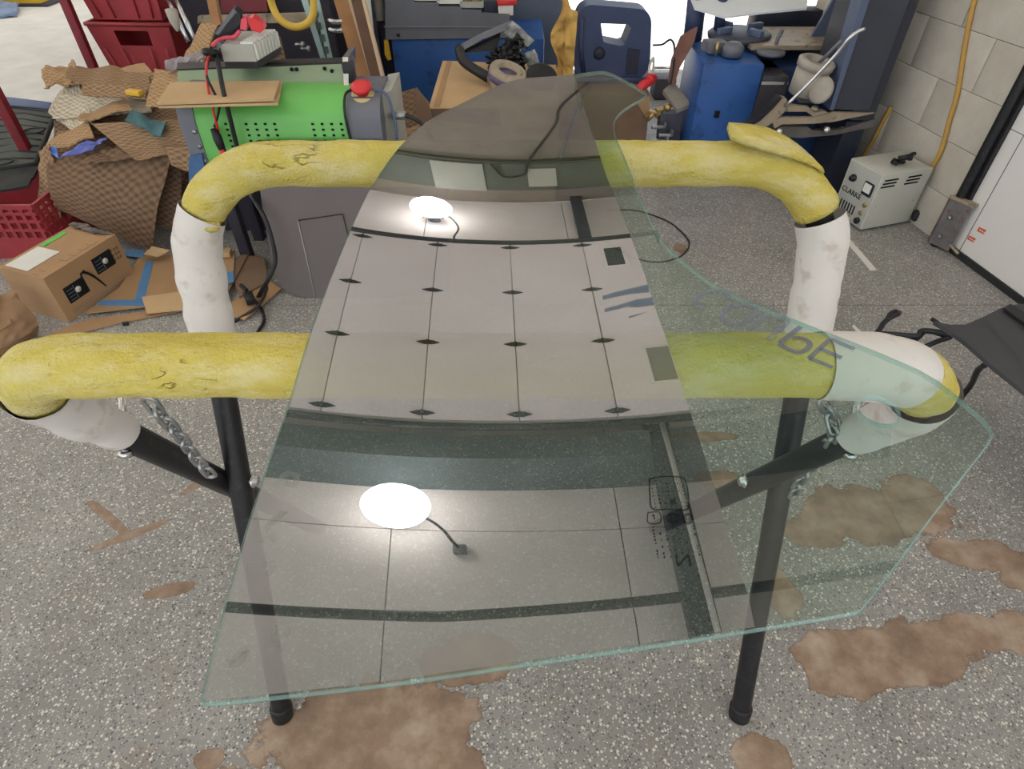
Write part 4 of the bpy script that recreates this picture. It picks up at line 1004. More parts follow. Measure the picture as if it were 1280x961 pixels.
# small clutter between carton and tyre machine
sc = thing('dark_crate', 'small dark crate with a silver rim on the bright floor by the doorway', 'crate', K(832, 110))
MB().box(P(830, 98, 4.55) + V((0, 0, -.045)), (.14, .16, .13), None, .004).make('crate', mat('dark_grey_crate', (84, 78, 86), .6, 0, .1, 6), sc)
T([P(816, 84, 4.5), P(838, 84, 4.5)], .009, 8).make('rim', chrome, sc)
prop(MB().tube([P(798, 111, 3.42), P(804, 106, 3.44), P(812, 101, 3.46), P(818, 96, 3.48)], [.022, .024, .022, .022], 12, True, .003, 60).tube([P(811, 100, 3.46), P(815, 96, 3.47)], .027, 12).make('red_grip', redb), 'ribbed red grip on the corner of the brown carton', 'grip')
prop(T(smoothpath([P(812, 98, 3.5), P(812, 82, 3.6), P(817, 72, 3.7), P(816, 95, 3.55)], 5), .007, 6).make('string_loop', paper), 'thin white cord looped above the red grip', 'cord')
prop(T(smoothpath([P(816, 56, 3.75), P(828, 55, 3.75), P(838, 49, 3.7), P(843, 58, 3.6), P(842, 80, 3.5), P(838, 105, 3.45)], 5), .006, 6).make('extension_cord', blackp), 'black cord arching from the blue case to the tyre machine', 'cord')
prop(MB().prism([P(828, 117, 3.5), P(841, 106, 3.55), P(863, 134, 3.4), P(846, 141, 3.36)], (0, 0, .02)).make('grey_card', mat('grey_board', (150, 142, 130), .8, 0, .1, 8)), 'square of grey board leaning on the blue tyre machine', 'board')
prop(MB().prism([K(822, 197, .0), K(850, 197, .0), P(850, 142, 3.38), P(826, 142, 3.38)], (0, .08, 0)).make('dark_bin', mat('grey_violet_bin', (92, 88, 100), .6, 0, .15, 6)), 'small grey violet bin full of fittings at the foot of the tyre machine', 'bin')
random.seed(21)
ft = [(818, 140, 'brass pipe fitting with a round collar'), (828, 136, 'short brass elbow leaning on the bin'), (823, 158, 'flat steel bracket lying level'), (832, 168, 'small steel angle bracket'), (826, 176, 'steel clip with a bent end'), (838, 184, 'long steel bracket nearest the padded rail')]
for i, (px, py, lb) in enumerate(ft):
    c = P(px, py, 3.40 - .012 * i); q = MB()
    q.box(c, (.075, .022, .016), rotz(random.uniform(-.6, .6)), .003)
    if i < 2: q.lathe([(.018, 0), (.022, .012), (.016, .03)], c + V((.02, 0, .0)), (.4, -.3, .8), 12).tube([c, c + V((-.03, 0, -.04))], .012, 8)
    else: q.box(c + V((.03, 0, .012)), (.014, .03, .03), rotz(.3), .002)
    prop(q.make('metal_fitting', brass if i < 2 else steel), lb + ', among the fittings by the tyre machine', 'fitting', 'metal fittings by the tyre machine')

# ------------------------------------------------------------------ green machine on its stand
gm = thing('green_machine', 'bright green perforated machine with a grey control end and red stop button', 'machine', (-.85, 2.4, 0))
GY = 2.30
gl, gr = P(240, 140, GY).x, P(432, 140, GY).x
prof = [(2.30, .40), (2.30, .60), (2.315, .645), (2.35, .672), (2.40, .685), (2.55, .69), (2.55, .40)]
MB().prism([(gl, a, b) for a, b in prof], (gr - gl, 0, 0)).make('green_cover', green, gm)
MB().prism([(gl - .06, a - .004, b + .004) for a, b in prof], (.06, 0, 0)).make('end_plate', greysteel, gm)
for zz in (.57, .515, .46): MB().lathe([(.008, 0), (.008, .004)], (gl - .012, GY - .004, zz), (0, -1, 0), 10).make('cover_screw', steel, gm)
q = MB()
for blk, cols in ((.075, 2), (.185, 4), (.43, 7)):
    for c in range(cols):
        for r in range(8):
            if (blk, c, r) == (.185, 0, 4): continue
            q.box((gl + blk + .035 * c, GY - .0005, .597 - .0205 * r), (.010, .003, .0075))
q.make('slots', shaftw, gm, kind='stuff')
EX0, EX1 = gr + .004, gr + .125
MB().prism([(EX0, a - .012, b + .004) for a, b in prof], (EX1 - EX0, 0, 0)).make('control_end', greysteel, gm)
MB().prism([(EX1 - .012, 2.37, .68), (EX1 + .03, 2.40, .68), (EX1 + .03, 2.40, .40), (EX1 - .012, 2.30, .40)], (0, .24, 0)).make('side_plate', clip, gm)
MB().lathe([(.045, 0), (.042, .012)], (EX0 + .055, 2.365, .672), (0, -.35, 1), 20).make('button_base', mat('cream_base', (206, 186, 130), .6, 0, .05, 6), gm)
q = MB().lathe([(.022, 0), (.022, .016), (.036, .020), (.038, .032), (.02, .036)], (EX0 + .055, 2.362, .684), (0, -.35, 1), 20); q.make('stop_button', redb, gm)
sw = B((EX0 + .078, GY - .014, .50), (.042, .006, .046), None, .002).make('switch_plate', chrome, gm)
MB().lathe([(.014, 0), (.012, .01)], (EX0 + .078, GY - .018, .50), (0, -1, 0), 12).box((EX0 + .078, GY - .03, .50), (.008, .012, .03), Matrix.Rotation(.6, 3, 'Y')).make('switch_knob', blackp, sw)
for zz in (.52, .475): MB().lathe([(.006, 0), (.006, .004)], (EX0 + .02, GY - .013, zz), (0, -1, 0), 8).make('screw', steel, gm)
T(smoothpath([(EX0 + .02, 2.36, .70), (EX0 - .0, 2.32, .69), (EX0 - .004, 2.284, .63), (EX0 + .003, 2.282, .52), (EX0 + .006, 2.282, .42)], 6), .005, 8).make('button_cable', blackp, gm)
T(smoothpath([(EX0 + .09, 2.36, .70), (EX1 + .02, 2.36, .68), (EX1 + .045, 2.33, .60), (EX1 + .045, 2.32, .50)], 6), .0055, 8).make('plug_cable', bluegrey, gm)
MB().lathe([(.012, 0), (.02, .02), (.02, .07), (.012, .085)], (EX1 + .045, 2.32, .43), (0, 0, 1), 12).make('plug', blackp, gm)
T(smoothpath([(EX1 + .03, 2.38, .60), (EX1 + .09, 2.37, .60), (EX1 + .14, 2.36, .575), (EX1 + .175, 2.34, .52), (EX1 + .18, 2.33, .43)], 6), .008, 8).make('supply_cable', blackp, gm)
MB().lathe([(.016, 0), (.016, .05)], (EX1 + .028, 2.38, .60), (1, 0, 0), 12).make('cable_gland', steel, gm)
# raised trough behind the cover
MB().prism([P(222, 118, 2.46), P(432, 113, 2.46), P(432, 79, 2.52), P(222, 88, 2.52)], (0, .02, 0)).make('trough_front', mat('pale_grey_green_panel', (140, 156, 126), .35, .1, .1, 3), gm)
MB().prism([P(222, 88, 2.52), P(434, 79, 2.52), P(434, 73, 2.62), P(222, 80, 2.62)], (0, 0, .006)).make('trough_rim', blackp, gm)
MB().prism([P(430, 112, 2.44), P(436, 112, 2.44), P(435, 71, 2.5), P(428, 71, 2.5)], (0, .15, 0)).make('trough_end', chrome, gm)
MB().prism([P(224, 122, 2.45), P(430, 118, 2.45), P(430, 112, 2.46), P(224, 116, 2.46)], (0, .02, 0)).make('trough_seal', rubber, gm)
for px, py in ((365, 86), (371, 86), (406, 85), (415, 88)): MB().lathe([(.007, 0), (.007, .006)], P(px, py, 2.505), (0, -1, .2), 8).make('hole_plug', shaftw, gm)
B(P(437, 92, 2.5), (.035, .06, .09), None, .004).make('black_connector', blackp, gm)
# stand legs
for (x, y) in ((gl, 2.36), (gr + .1, 2.36), (gl, 2.53), (gr + .1, 2.53)): B((x, y, .20), (.045, .045, .40), None, .003).make('stand_leg', darkpan, gm)
prop(MB().prism([P(236, 196, 2.28), P(252, 192, 2.28), P(262, 240, 2.28), P(236, 250, 2.28)], (0, .03, 0)).make('blue_cloth', mat('blue_denim_cloth', (74, 108, 150), .95, 0, .15, 20)), 'strip of blue cloth hanging below the left end of the green machine', 'cloth')
# large panel leaning in front of the stand
pn = thing('leaning_panel', 'large grey brown panel with rounded bottom corners leaning below the green machine', 'panel', (-.72, 2.1, 0))
outl = [P(318, 180, 2.24), P(560, 180, 2.24), P(560, 362, 2.06), P(440, 374, 2.045), P(395, 374, 2.045), P(370, 369, 2.05), P(350, 357, 2.06), P(342, 335, 2.08), P(328, 260, 2.16)]
MB().prism(outl, (0, .03, .004)).make('panel', brownpan, pn)
for a, b in (((372, 274), (394, 371)), ((428, 267), (437, 300)), ((372, 275), (428, 267))):
    ya = 2.24 - (a[1] - 180) / 194 * .195 - .002; yc = 2.24 - (b[1] - 180) / 194 * .195 - .002
    T([P(a[0], a[1], ya), P(b[0], b[1], yc)], .0018, 6).make('seam', clip if b[1] == 371 else blackp, pn)
prop(B((-1.0, 2.62, .20), (.7, .03, .40), None, .004).make('dark_backboard', darkpan), 'dark violet board standing in the shade left of the leaning panel', 'board')
# flattened cardboard on top of the machine
for i, (pts, lb) in enumerate((([(197, 131), (214, 105), (350, 103), (343, 126)], 'flattened cardboard sheet lying on the green machine, upper one'), ([(199, 135), (210, 120), (354, 104), (348, 131)], 'flattened cardboard sheet just under the top one on the green machine'))):
    z = .704 - .012 * i
    prop(MB().prism([K(a, b, z) for a, b in pts], (0, 0, .008)).make('cardboard_sheet', cardl), lb, 'cardboard')
# battery charger unit lying on the trough with its clamps
pc = thing('portable_charger', 'light grey finned portable charger with red clamps lying on the green machine', 'charger', P(310, 80, 2.5))
U0, U1, U2, U3 = P(276, 62, 2.42), P(318, 66, 2.42), P(346, 40, 2.62), P(300, 38, 2.62)
for u in (U0, U1, U2, U3): u.z = .83
MB().prism([U0, U1, U2, U3], (0, 0, -.055)).make('case', clip, pc)
MB().prism([u + V((0, 0, -.056)) for u in (U0, U1, U2, U3)], (0, 0, -.022)).make('base', blackp, pc)
for k in range(8):
    f = (k + .5) / 8; a = U1 * (1 - f) + U2 * f; b = a * .62 + (U0 * (1 - f) + U3 * f) * .38
    d = (U2 - U1).normalized()
    MB().prism([b - d * .006 + wz * .0005, a - d * .006 + wz * .0005, a + d * .006 + wz * .0005, b + d * .006 + wz * .0005], (0, 0, .007)).prism([a - d * .006, a + d * .006, a + d * .006 - wz * .05, a - d * .006 - wz * .05], V((d.y, -d.x, 0)) * .007).make('fin', white, pc)
MB().lathe([(.016, 0), (.014, .05), (.010, .06)], P(274, 68, 2.40), (P(265, 66, 2.38) - P(274, 68, 2.4)).normalized(), 12).make('strain_relief', blackp, pc)
MB().prism([P(261, 68, 2.40), P(272, 51, 2.42), P(277, 54, 2.42), P(268, 72, 2.4)], (0, .03, 0)).make('cable_clip', greysteel, pc)
def jaw(name, pts, m, dv=(0, .03, .006)):
    MB().prism([P(a, b, 2.5) for a, b in pts], dv).make(name, m, pc)
jaw('black_clamp', [(266, 46), (286, 18), (293, 10), (301, 17), (300, 30), (292, 36), (283, 40)], blackp)
jaw('clamp_face', [(270, 42), (287, 19), (293, 11), (297, 15), (288, 26), (274, 44)], greysteel, (0, -.008, .004))
jaw('red_clamp', [(300, 36), (301, 24), (306, 21), (309, 26), (308, 38)], pink)
jaw('red_clamp', [(309, 24), (316, 21), (327, 29), (331, 36), (325, 41), (314, 37)], redb)
T(smoothpath([P(300, 38, 2.49), P(292, 46, 2.48), P(280, 47, 2.46), P(270, 52, 2.42), P(266, 57, 2.40)], 5), .007, 8).make('red_lead', pink, pc)
T(smoothpath([P(262, 66, 2.39), P(258, 84, 2.28), P(260, 110, 2.26), P(266, 135, 2.26), P(270, 152, 2.26), P(273, 163, 2.27)], 6), .0045, 8).make('red_lead', redb, pc)
T(smoothpath([P(262, 68, 2.39), P(258, 92, 2.27), P(266, 112, 2.255), P(274, 128, 2.255), P(272, 145, 2.26), P(268, 158, 2.265)], 6), .0045, 8).make('black_lead', blackp, pc)
T(smoothpath([P(271, 70, 2.38), P(278, 108, 2.25), P(287, 145, 2.25), P(298, 190, 2.26), P(310, 235, 2.2), P(330, 270, 2.1), P(340, 300, 2.06), P(344, 325, 2.04), P(337, 345, 2.0), K(322, 372, .006)], 6), .0085, 10).make('mains_cable', blackp, pc)
MB().tube([P(267, 160, 2.265), P(272, 172, 2.26), P(280, 192, 2.25)], [.013, .017, .012], 10).make('black_grip', blackp, pc)
MB().tube([P(277, 186, 2.25), P(283, 199, 2.25)], .012, 10).make('red_grip', redb, pc)
prop(T(smoothpath([K(332, 352, .07), K(333, 362, .05), K(322, 382, .03), K(300, 397, .012), K(285, 405, .006)], 6), .006, 8).make('thin_cord', blackp), 'thin black cord trailing over the flattened cardboard', 'cord')
prop(T(smoothpath([K(316, 372, .03), K(326, 385, .012), K(330, 400, .006), K(322, 415, .006), K(310, 430, .006)], 6), .0065, 8).make('extension_cord', blackp), 'black cord looping on the floor below the leaning panel', 'cord')
prop(MB().box(K(312, 372, .04), (.035, .06, .03), rotz(.5), .004).tube([K(308, 362, .05), K(301, 356, .055)], .008, 8).make('plug', blackp), 'black mains plug lying on the flattened cardboard', 'plug')
# shelving behind
sh = thing('dark_shelving', 'dark shelving with a slotted steel upright behind the green machine', 'shelving', (-1.35, 3.6, 0))
B((-1.36, 3.72, .42), (.8, .03, .84)).make('back_panel', darkpan, sh)
struct(B((-1.5, 4.3, .5), (1.9, .04, 1.0)).make('trim_3', darkpan))
MB().prism([P(247, 20, 3.5), P(394, 16, 3.5), P(394, 28, 3.5), P(247, 29, 3.5)], (0, .03, 0)).make('shelf_beam', tan, sh)
MB().prism([P(374, -8, 3.42), P(382, -8, 3.42), P(409, 80, 3.36), P(403, 80, 3.36)], (0, .012, 0)).prism([P(389, -8, 3.42), P(397, -8, 3.42), P(417, 80, 3.36), P(411, 80, 3.36)], (0, .012, 0)).make('slotted_upright', mat('pale_green_steel', (150, 170, 164), .4, .5, .1, 20), sh)
q = MB()
for k in range(6): q.box(P(389 + k * 4.6, 2 + 15 * k, 3.40 - .01 * k), (.022, .012, .03))
q.make('upright_rungs', mat('dark_green_steel', (82, 98, 94), .5, .4, .1, 20), sh)
B((-1.36, 3.6, .06), (.8, .26, .12)).make('plinth', darkpan, sh)
prop(MB().prism([P(275, -8, 3.6), P(332, -8, 3.6), P(334, 14, 3.6), P(277, 16, 3.6)], (0, .13, 0)).make('red_carton', mat('dull_red_carton', (120, 52, 58), .7, 0, .12, 6)), 'dull red carton on the shelf behind the charger clamps', 'box')
prop(T(smoothpath([P(336, -12, 3.3), P(341, 8, 3.3), P(350, 24, 3.28), P(366, 33, 3.27), P(382, 30, 3.28), P(391, 18, 3.3), P(392, -6, 3.32)], 6), .017, 10).make('yellow_hose', yellowh), 'bright yellow hose hanging in a loop in front of the shelving', 'hose')
prop(T([P(206, -10, 3.55), P(236, 52, 3.4)], .013, 10).make('steel_tube', chrome), 'thin steel tube leaning beside the red crates, left of a pair', 'tube', 'steel tubes by the red crates')
prop(T([P(216, -10, 3.55), P(244, 50, 3.4)], .013, 10).make('steel_tube', chrome), 'thin steel tube leaning beside the red crates, right of a pair', 'tube', 'steel tubes by the red crates')
prop(MB().prism([P(257, -8, 3.3), P(268, -8, 3.3), P(276, 30, 3.25), P(265, 32, 3.25)], (0, .03, 0)).make('timber_post', wood), 'short tan timber post behind the dark clamp', 'post')
prop(MB().tube([P(214, 12, 3.38), P(218, 26, 3.36), P(223, 38, 3.34)], [.03, .024, .01], 10, True, .004, 40).make('grey_scraper', pot), 'grey scraper between the red crates and the steel tubes', 'handle')
for i, (px, py, lb) in enumerate(((414, 27, 'upper'), (414, 38, 'lower'))):
    prop(MB().tube(smoothpath([P(px - 3, py - 2, 3.5), P(px + 6, py, 3.48), P(px + 14, py - 1, 3.48)], 4), .012, 8).make('steel_hook', chrome), 'bent steel hook right of the slotted upright, %s of two' % lb, 'hook')
for i, (px, py, lb) in enumerate(((377, 55, 'upper'), (384, 60, 'lower'))):
    prop(MB().tube([P(px - 8, py, 3.42), P(px, py, 3.42)], .007, 8).lathe([(.015, 0), (.015, .014)], P(px, py, 3.42), (1, 0, 0), 6).make('long_bolt', steel), 'loose long bolt in front of the dark shelf, %s of two' % lb, 'bolt')
prop(MB().sheet(P(320, 40, 3.1), P(350, 45, 3.1), P(398, 232, 2.97), P(330, 232, 2.97), 16, 24, .02, 8, .005, 3.0).make('brown_paper_sheet', woven_d), 'dark brown packing paper behind the portable charger', 'paper')
prop(MB().sheet(P(470, 160, 2.75), P(519, 158, 2.75), P(520, 110, 2.85), P(477, 121, 2.85), 14, 12, .004, 8, .006, 5.0).make('brown_paper_sheet', woven_d), 'brown packing paper standing right of the grey control end', 'paper')
prop(MB().prism([P(519, 160, 2.75), P(540, 148, 2.86), P(536, 128, 2.9), P(520, 109, 2.85)], (0, .01, 0)).make('brown_card', cardd), 'brown cardboard fold next to the standing packing paper', 'cardboard')
prop(MB().sheet(P(466, 200, 2.6), P(530, 196, 2.6), P(540, 150, 2.75), P(478, 172, 2.72), 14, 10, .012, 9, .006, 7.0).make('brown_paper_sheet', woven_b), 'crumpled packing paper low behind the rail right of the machine', 'paper')

# ------------------------------------------------------------------ left: packing paper heap
def pap(c, m, lb, amp=.015, fr=7, sd=0.0, nu=26, nv=18, f=None, th=.006):
    prop(MB().sheet(*[P(a, b, y) for a, b, y in c], nu, nv, amp, fr, th, sd, f).make('packing_paper', m), lb, 'paper', 'packing paper in the heap')
curl = lambda k: (lambda u, v: (0, -k * math.sin(u * PI), k * .6 * math.sin(v * PI)))
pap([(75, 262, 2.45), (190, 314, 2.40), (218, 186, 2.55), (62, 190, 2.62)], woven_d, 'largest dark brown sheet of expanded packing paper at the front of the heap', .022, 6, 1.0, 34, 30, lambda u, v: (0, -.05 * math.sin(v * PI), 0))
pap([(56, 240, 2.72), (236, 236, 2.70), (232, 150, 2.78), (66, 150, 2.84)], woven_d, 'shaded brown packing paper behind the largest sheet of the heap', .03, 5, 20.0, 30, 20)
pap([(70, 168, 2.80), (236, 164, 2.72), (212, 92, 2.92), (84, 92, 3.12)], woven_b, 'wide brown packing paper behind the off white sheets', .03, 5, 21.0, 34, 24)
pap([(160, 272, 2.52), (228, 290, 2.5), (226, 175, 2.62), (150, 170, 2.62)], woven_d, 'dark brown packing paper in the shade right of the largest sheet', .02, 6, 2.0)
pap([(50, 262, 2.5), (76, 272, 2.46), (64, 180, 2.60), (50, 188, 2.62)], woven_b, 'narrow rolled packing paper edge next to the red post', .02, 10, 3.0, 12, 24)
pap([(64, 188, 2.62), (118, 172, 2.60), (110, 150, 2.72), (58, 180, 2.70)], woven_l, 'tan packing paper strip with a blue end on the left of the heap', .01, 8, 4.0)
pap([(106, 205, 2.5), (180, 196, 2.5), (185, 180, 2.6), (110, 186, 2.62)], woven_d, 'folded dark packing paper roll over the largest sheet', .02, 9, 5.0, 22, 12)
pap([(170, 200, 2.48), (238, 190, 2.5), (230, 150, 2.62), (116, 156, 2.62)], woven_b, 'brown packing paper swept across the middle of the heap', .025, 6, 6.0, 30, 18)
pap([(214, 206, 2.44), (236, 214, 2.42), (242, 182, 2.5), (206, 184, 2.5)], woven_b, 'small brown packing paper corner next to the blue cloth', .012, 9, 6.5, 12, 10)
pap([(60, 140, 2.85), (100, 170, 2.72), (118, 150, 2.75), (92, 92, 3.05)], woven_w, 'off white packing paper hanging on the left of the heap', .022, 7, 7.0, 22, 22)
pap([(66, 148, 2.80), (190, 140, 2.74), (185, 124, 2.84), (74, 116, 2.92)], woven_w, 'off white packing paper lying across the heap', .02, 7, 8.0, 28, 14)
pap([(98, 150, 2.68), (165, 138, 2.68), (158, 124, 2.78), (100, 142, 2.78)], woven_l, 'light tan packing paper strip in the middle of the heap', .012, 8, 9.0)
pap([(55, 110, 2.98), (100, 98, 2.95), (96, 78, 3.10), (52, 86, 3.12)], woven_l, 'frayed tan packing paper end at the far left of the heap', .028, 12, 10.0, 20, 18)
pap([(82, 98, 2.9), (190, 118, 2.78), (185, 84, 3.05), (90, 82, 3.1)], woven_b, 'brown packing paper on the top of the heap', .02, 6, 11.0, 30, 18)
pap([(103, 118, 2.76), (182, 124, 2.70), (184, 110, 2.76), (104, 104, 2.82)], woven_b, 'folded brown packing paper strip under the top sheet', .01, 8, 12.0)
pap([(183, 134, 2.60), (204, 134, 2.58), (216, 88, 2.75), (194, 86, 2.78)], woven_l, 'upright tan packing paper against the flattened cardboard', .012, 9, 13.0, 14, 24)
pap([(204, 118, 2.62), (222, 116, 2.6), (234, 88, 2.72), (214, 88, 2.74)], woven_l, 'small tan packing paper next to the machine trough', .01, 9, 14.0, 12, 16)
pap([(214, 112, 2.70), (244, 106, 2.68), (272, 30, 2.95), (252, 28, 2.98)], woven_l, 'tan packing paper standing up left of the charger', .014, 9, 15.0, 16, 24)
pap([(207, 86, 2.7), (255, 74, 2.68), (254, 64, 2.72), (208, 76, 2.75)], mat('silver_grey_wrap', (134, 124, 128), .4, 0, .25, 20), 'silver grey crumpled wrap behind the machine trough', .02, 18, 16.0, 22, 10)
prop(MB().sheet(*[P(a, b, y) for a, b, y in ((80, 106, 2.96), (140, 96, 2.96), (192, 92, 2.95), (180, 78, 3.08))], 18, 10, .012, 8, .004, 4.0).make('cardboard_piece', card), 'plain cardboard piece on top of the packing paper heap', 'cardboard')
prop(MB().box((-1.66, 2.86, .16), (.62, .30, .32), rotz(.1), .02).make('heap_carton', cardd), 'dark brown carton buried inside the packing paper heap', 'box')
prop(MB().sheet(*[P(a, b, y) for a, b, y in ((156, 150, 2.58), (202, 172, 2.54), (210, 156, 2.58), (166, 138, 2.64))], 22, 12, .025, 10, .006, 2.5).make('teal_cloth', teal), 'crumpled teal cloth on the packing paper heap', 'cloth')
prop(MB().sheet(*[P(a, b, y) for a, b, y in ((62, 190, 2.58), (74, 198, 2.55), (70, 182, 2.6), (57, 182, 2.61))], 8, 8, .008, 12, .003, 1.0).make('blue_wrapper', bluefilm), 'small bright blue wrapper at the left end of the tan paper strip', 'wrapper')
prop(MB().sheet(*[P(a, b, y) for a, b, y in ((74, 198, 2.55), (116, 186, 2.55), (134, 172, 2.58), (104, 178, 2.6))], 16, 10, .018, 16, .003, 3.0).make('blue_wrapper', mat('violet_blue_film', (84, 96, 176), .2, 0, .35, 26)), 'crinkled violet blue plastic film tucked under the packing paper', 'wrapper')
prop(MB().box(P(168, 115, 2.72), (.07, .03, .02), rotz(-.3), .003).make('yellow_scrap', yellowp), 'small yellow scrap on the packing paper heap', 'scrap')

# carton in the left foreground
A2, B2, D2 = V((-1.70, 1.885, 0)), V((-1.597, 2.215, 0)), V((-1.915, 1.965, 0)); C2_ = B2 + D2 - A2; BH = .195
pb = thing('delivery_carton', 'brown delivery carton with a curved arrow and black labels at the left edge', 'box', (A2 + C2_) / 2)
MB().prism([A2, B2, C2_, D2], (0, 0, BH)).make('carton', card, pb)
nf = V((B2.y - A2.y, -(B2.x - A2.x), 0)).normalized(); uf = (B2 - A2)          # right face, seen from the camera side
def RF(u, v, o=.001): return A2 + uf * u + wz * BH * v + nf * o
def TF(u, v, o=.001): return A2 + (B2 - A2) * u + (D2 - A2) * v + wz * (BH + o)
def quad(f, u0, u1, v0, v1, name, m, d, par=pb, lab=None): return MB().prism([f(u0, v0), f(u1, v0), f(u1, v1), f(u0, v1)], d).make(name, m, par, label=lab)
for u0, v0 in ((.12, .30), (.57, .48)):
    q = quad(RF, u0, u0 + .27, v0, v0 + .34, 'black_label', shaftw, nf * .001)
    c = RF(u0 + .155, v0 + .17, .002); MB().lathe([(.012, 0), (.012, .001)], c, nf, 16).lathe([(.005, 0), (.005, .0016)], c, nf, 12).make('label_ring', paper, q)
    quad(lambda a, b: RF(a, b, .0022), u0 + .115, u0 + .118, v0 + .02, v0 + .30, 'label_line', clip, nf * .0004, q)
    for i in range(4): quad(lambda a, b: RF(a, b, .0022), u0 + .02 + .0 * i, u0 + .10, v0 + .04 + .07 * i, v0 + .055 + .07 * i, 'label_print', bluegrey, nf * .0004, q)
arc = [RF(.385 + .20 * k / 10, .70 - .50 * (k / 10) ** 1.5 + .06 * math.sin(PI * k / 10), .003) for k in range(11)]
MB().tube(arc, [.0015 + .004 * math.sin(PI * (k + .6) / 11.5) for k in range(11)], 6).make('curved_arrow', shaftw, pb)
T([RF(.37, .60, .003), RF(.385, .70, .003), RF(.44, .72, .003)], .0035, 6).make('arrow_head', shaftw, pb)
quad(RF, .10, .94, .10, .17, 'clear_tape', mat('glossy_tape', (170, 140, 116), .12, 0, .05, 10), nf * .0006)
for i, u in enumerate((.83, .88, .92)):
    for j in range(3): quad(RF, u, u + .028, .52 + .1 * j, .58 + .1 * j, 'print_mark', cardd, nf * .0005)
quad(TF, .05, .47, .42, .92, 'shipping_label', paper, (0, 0, .001))
quad(TF, .50, .82, .83, .93, 'green_sticker', greenlab, (0, 0, .001))
for k in range(4): quad(TF, .34 + .12 * k, .44 + .12 * k, .08, .085, 'print_mark', cardd, (0, 0, .0005)); quad(TF, .34 + .12 * k, .345 + .12 * k, .08, .22, 'print_mark', cardd, (0, 0, .0005))
for k in range(2): quad(TF, .03 + .08 * k, .035 + .08 * k, .14, .28, 'print_mark', cardd, (0, 0, .0005))
MB().prism([A2 + wz * BH, D2 + wz * BH, D2 + wz * BH + V((.03, -.05, -.03)), A2 + wz * BH + V((.02, -.05, -.035))], (0, 0, .004)).make('front_flap', cardd, pb) if False else None
q = MB().sheet(TF(.98, .0, .006), TF(1.05, .9, .006), TF(.93, .95, .012), TF(.90, .25, .008), 14, 8, .012, 22, .002, 2.0)
q.make('torn_tape', mat('dark_shiny_tape', (86, 76, 72), .15, 0, .4, 26), pb)
# paper bag
bgp = MB().sheet(K(-30, 460, .0), K(47, 418, .0), K(20, 372, .15), K(-40, 385, .17), 22, 18, .03, 12, .004, 3.0, lambda u, v: (.03 * math.sin(v * PI), -.03 * math.sin(u * PI), .0))
bgp.sheet(K(-30, 425, .10), K(40, 400, .06), K(18, 362, .16), K(-40, 370, .17), 20, 12, .03, 13, .004, 9.0)
prop(bgp.make('paper_bag', bagp), 'crumpled brown paper bag at the left edge in front of the delivery carton', 'bag')

# flattened cardboard on the floor
def flat(pts, z, m, lb, tapes=()):
    t = thing('flat_cardboard', lb, 'cardboard', K(*pts[0]), 'flattened cardboard on the floor')
    MB().prism([K(a, b, z) for a, b in pts], (0, 0, .006)).make('board', m, t)
    for tp_ in tapes: MB().prism([K(a, b, z + .0062) for a, b in tp_], (0, 0, .0008)).make('blue_tape', btape, t)
flat([(62, 418), (110, 400), (200, 388), (240, 386), (150, 404), (85, 420)], .003, card, 'long thin cardboard strip nearest the front rail')
flat([(108, 392), (150, 360), (176, 320), (262, 318), (262, 372), (180, 384)], .012, card, 'cardboard sheet with crossing blue tape in front of the delivery carton', (([(168, 376), (182, 326), (192, 326), (180, 378)]), ([(122, 381), (125, 375), (182, 374), (180, 382)]), ([(150, 318), (160, 312), (182, 312), (178, 322)])))
flat([(178, 372), (262, 360), (262, 384), (184, 392)], .020, cardl, 'small cardboard flap overlapping the taped sheet')
flat([(240, 328), (294, 313), (292, 352), (262, 358), (240, 362)], .030, card, 'cardboard piece with a blue tape end right of the white wrap', (([(282, 340), (292, 338), (292, 352), (281, 355)]),))
flat([(250, 392), (302, 318), (312, 316), (272, 392)], .024, cardd, 'narrow dark cardboard piece angled behind the front rail')
flat([(272, 390), (336, 350), (352, 361), (306, 400)], .010, card, 'square cardboard piece near the leaning panel')
flat([(290, 345), (310, 320), (330, 322), (336, 352), (300, 372)], .018, cardd, 'brown cardboard piece under the mains plug')
prop(B(K(278, 316, .05), (.07, .05, .02), rotz(.2), .003).make('tan_packet', cardl), 'small pale packet lying on the flattened cardboard', 'packet')
prop(B(K(157, 404, .008), (.022, .012, .014), rotz(.3), .003).make('black_clip', blackp), 'tiny black clip on the floor behind the front rail', 'clip')
prop(MB().sheet(K(178, 318, .05), K(196, 320, .05), K(212, 312, .05), K(190, 308, .06), 10, 8, .008, 20, .002).make('paper_scrap', cardl), 'pale scrap of paper at the foot of the packing paper heap', 'paper')

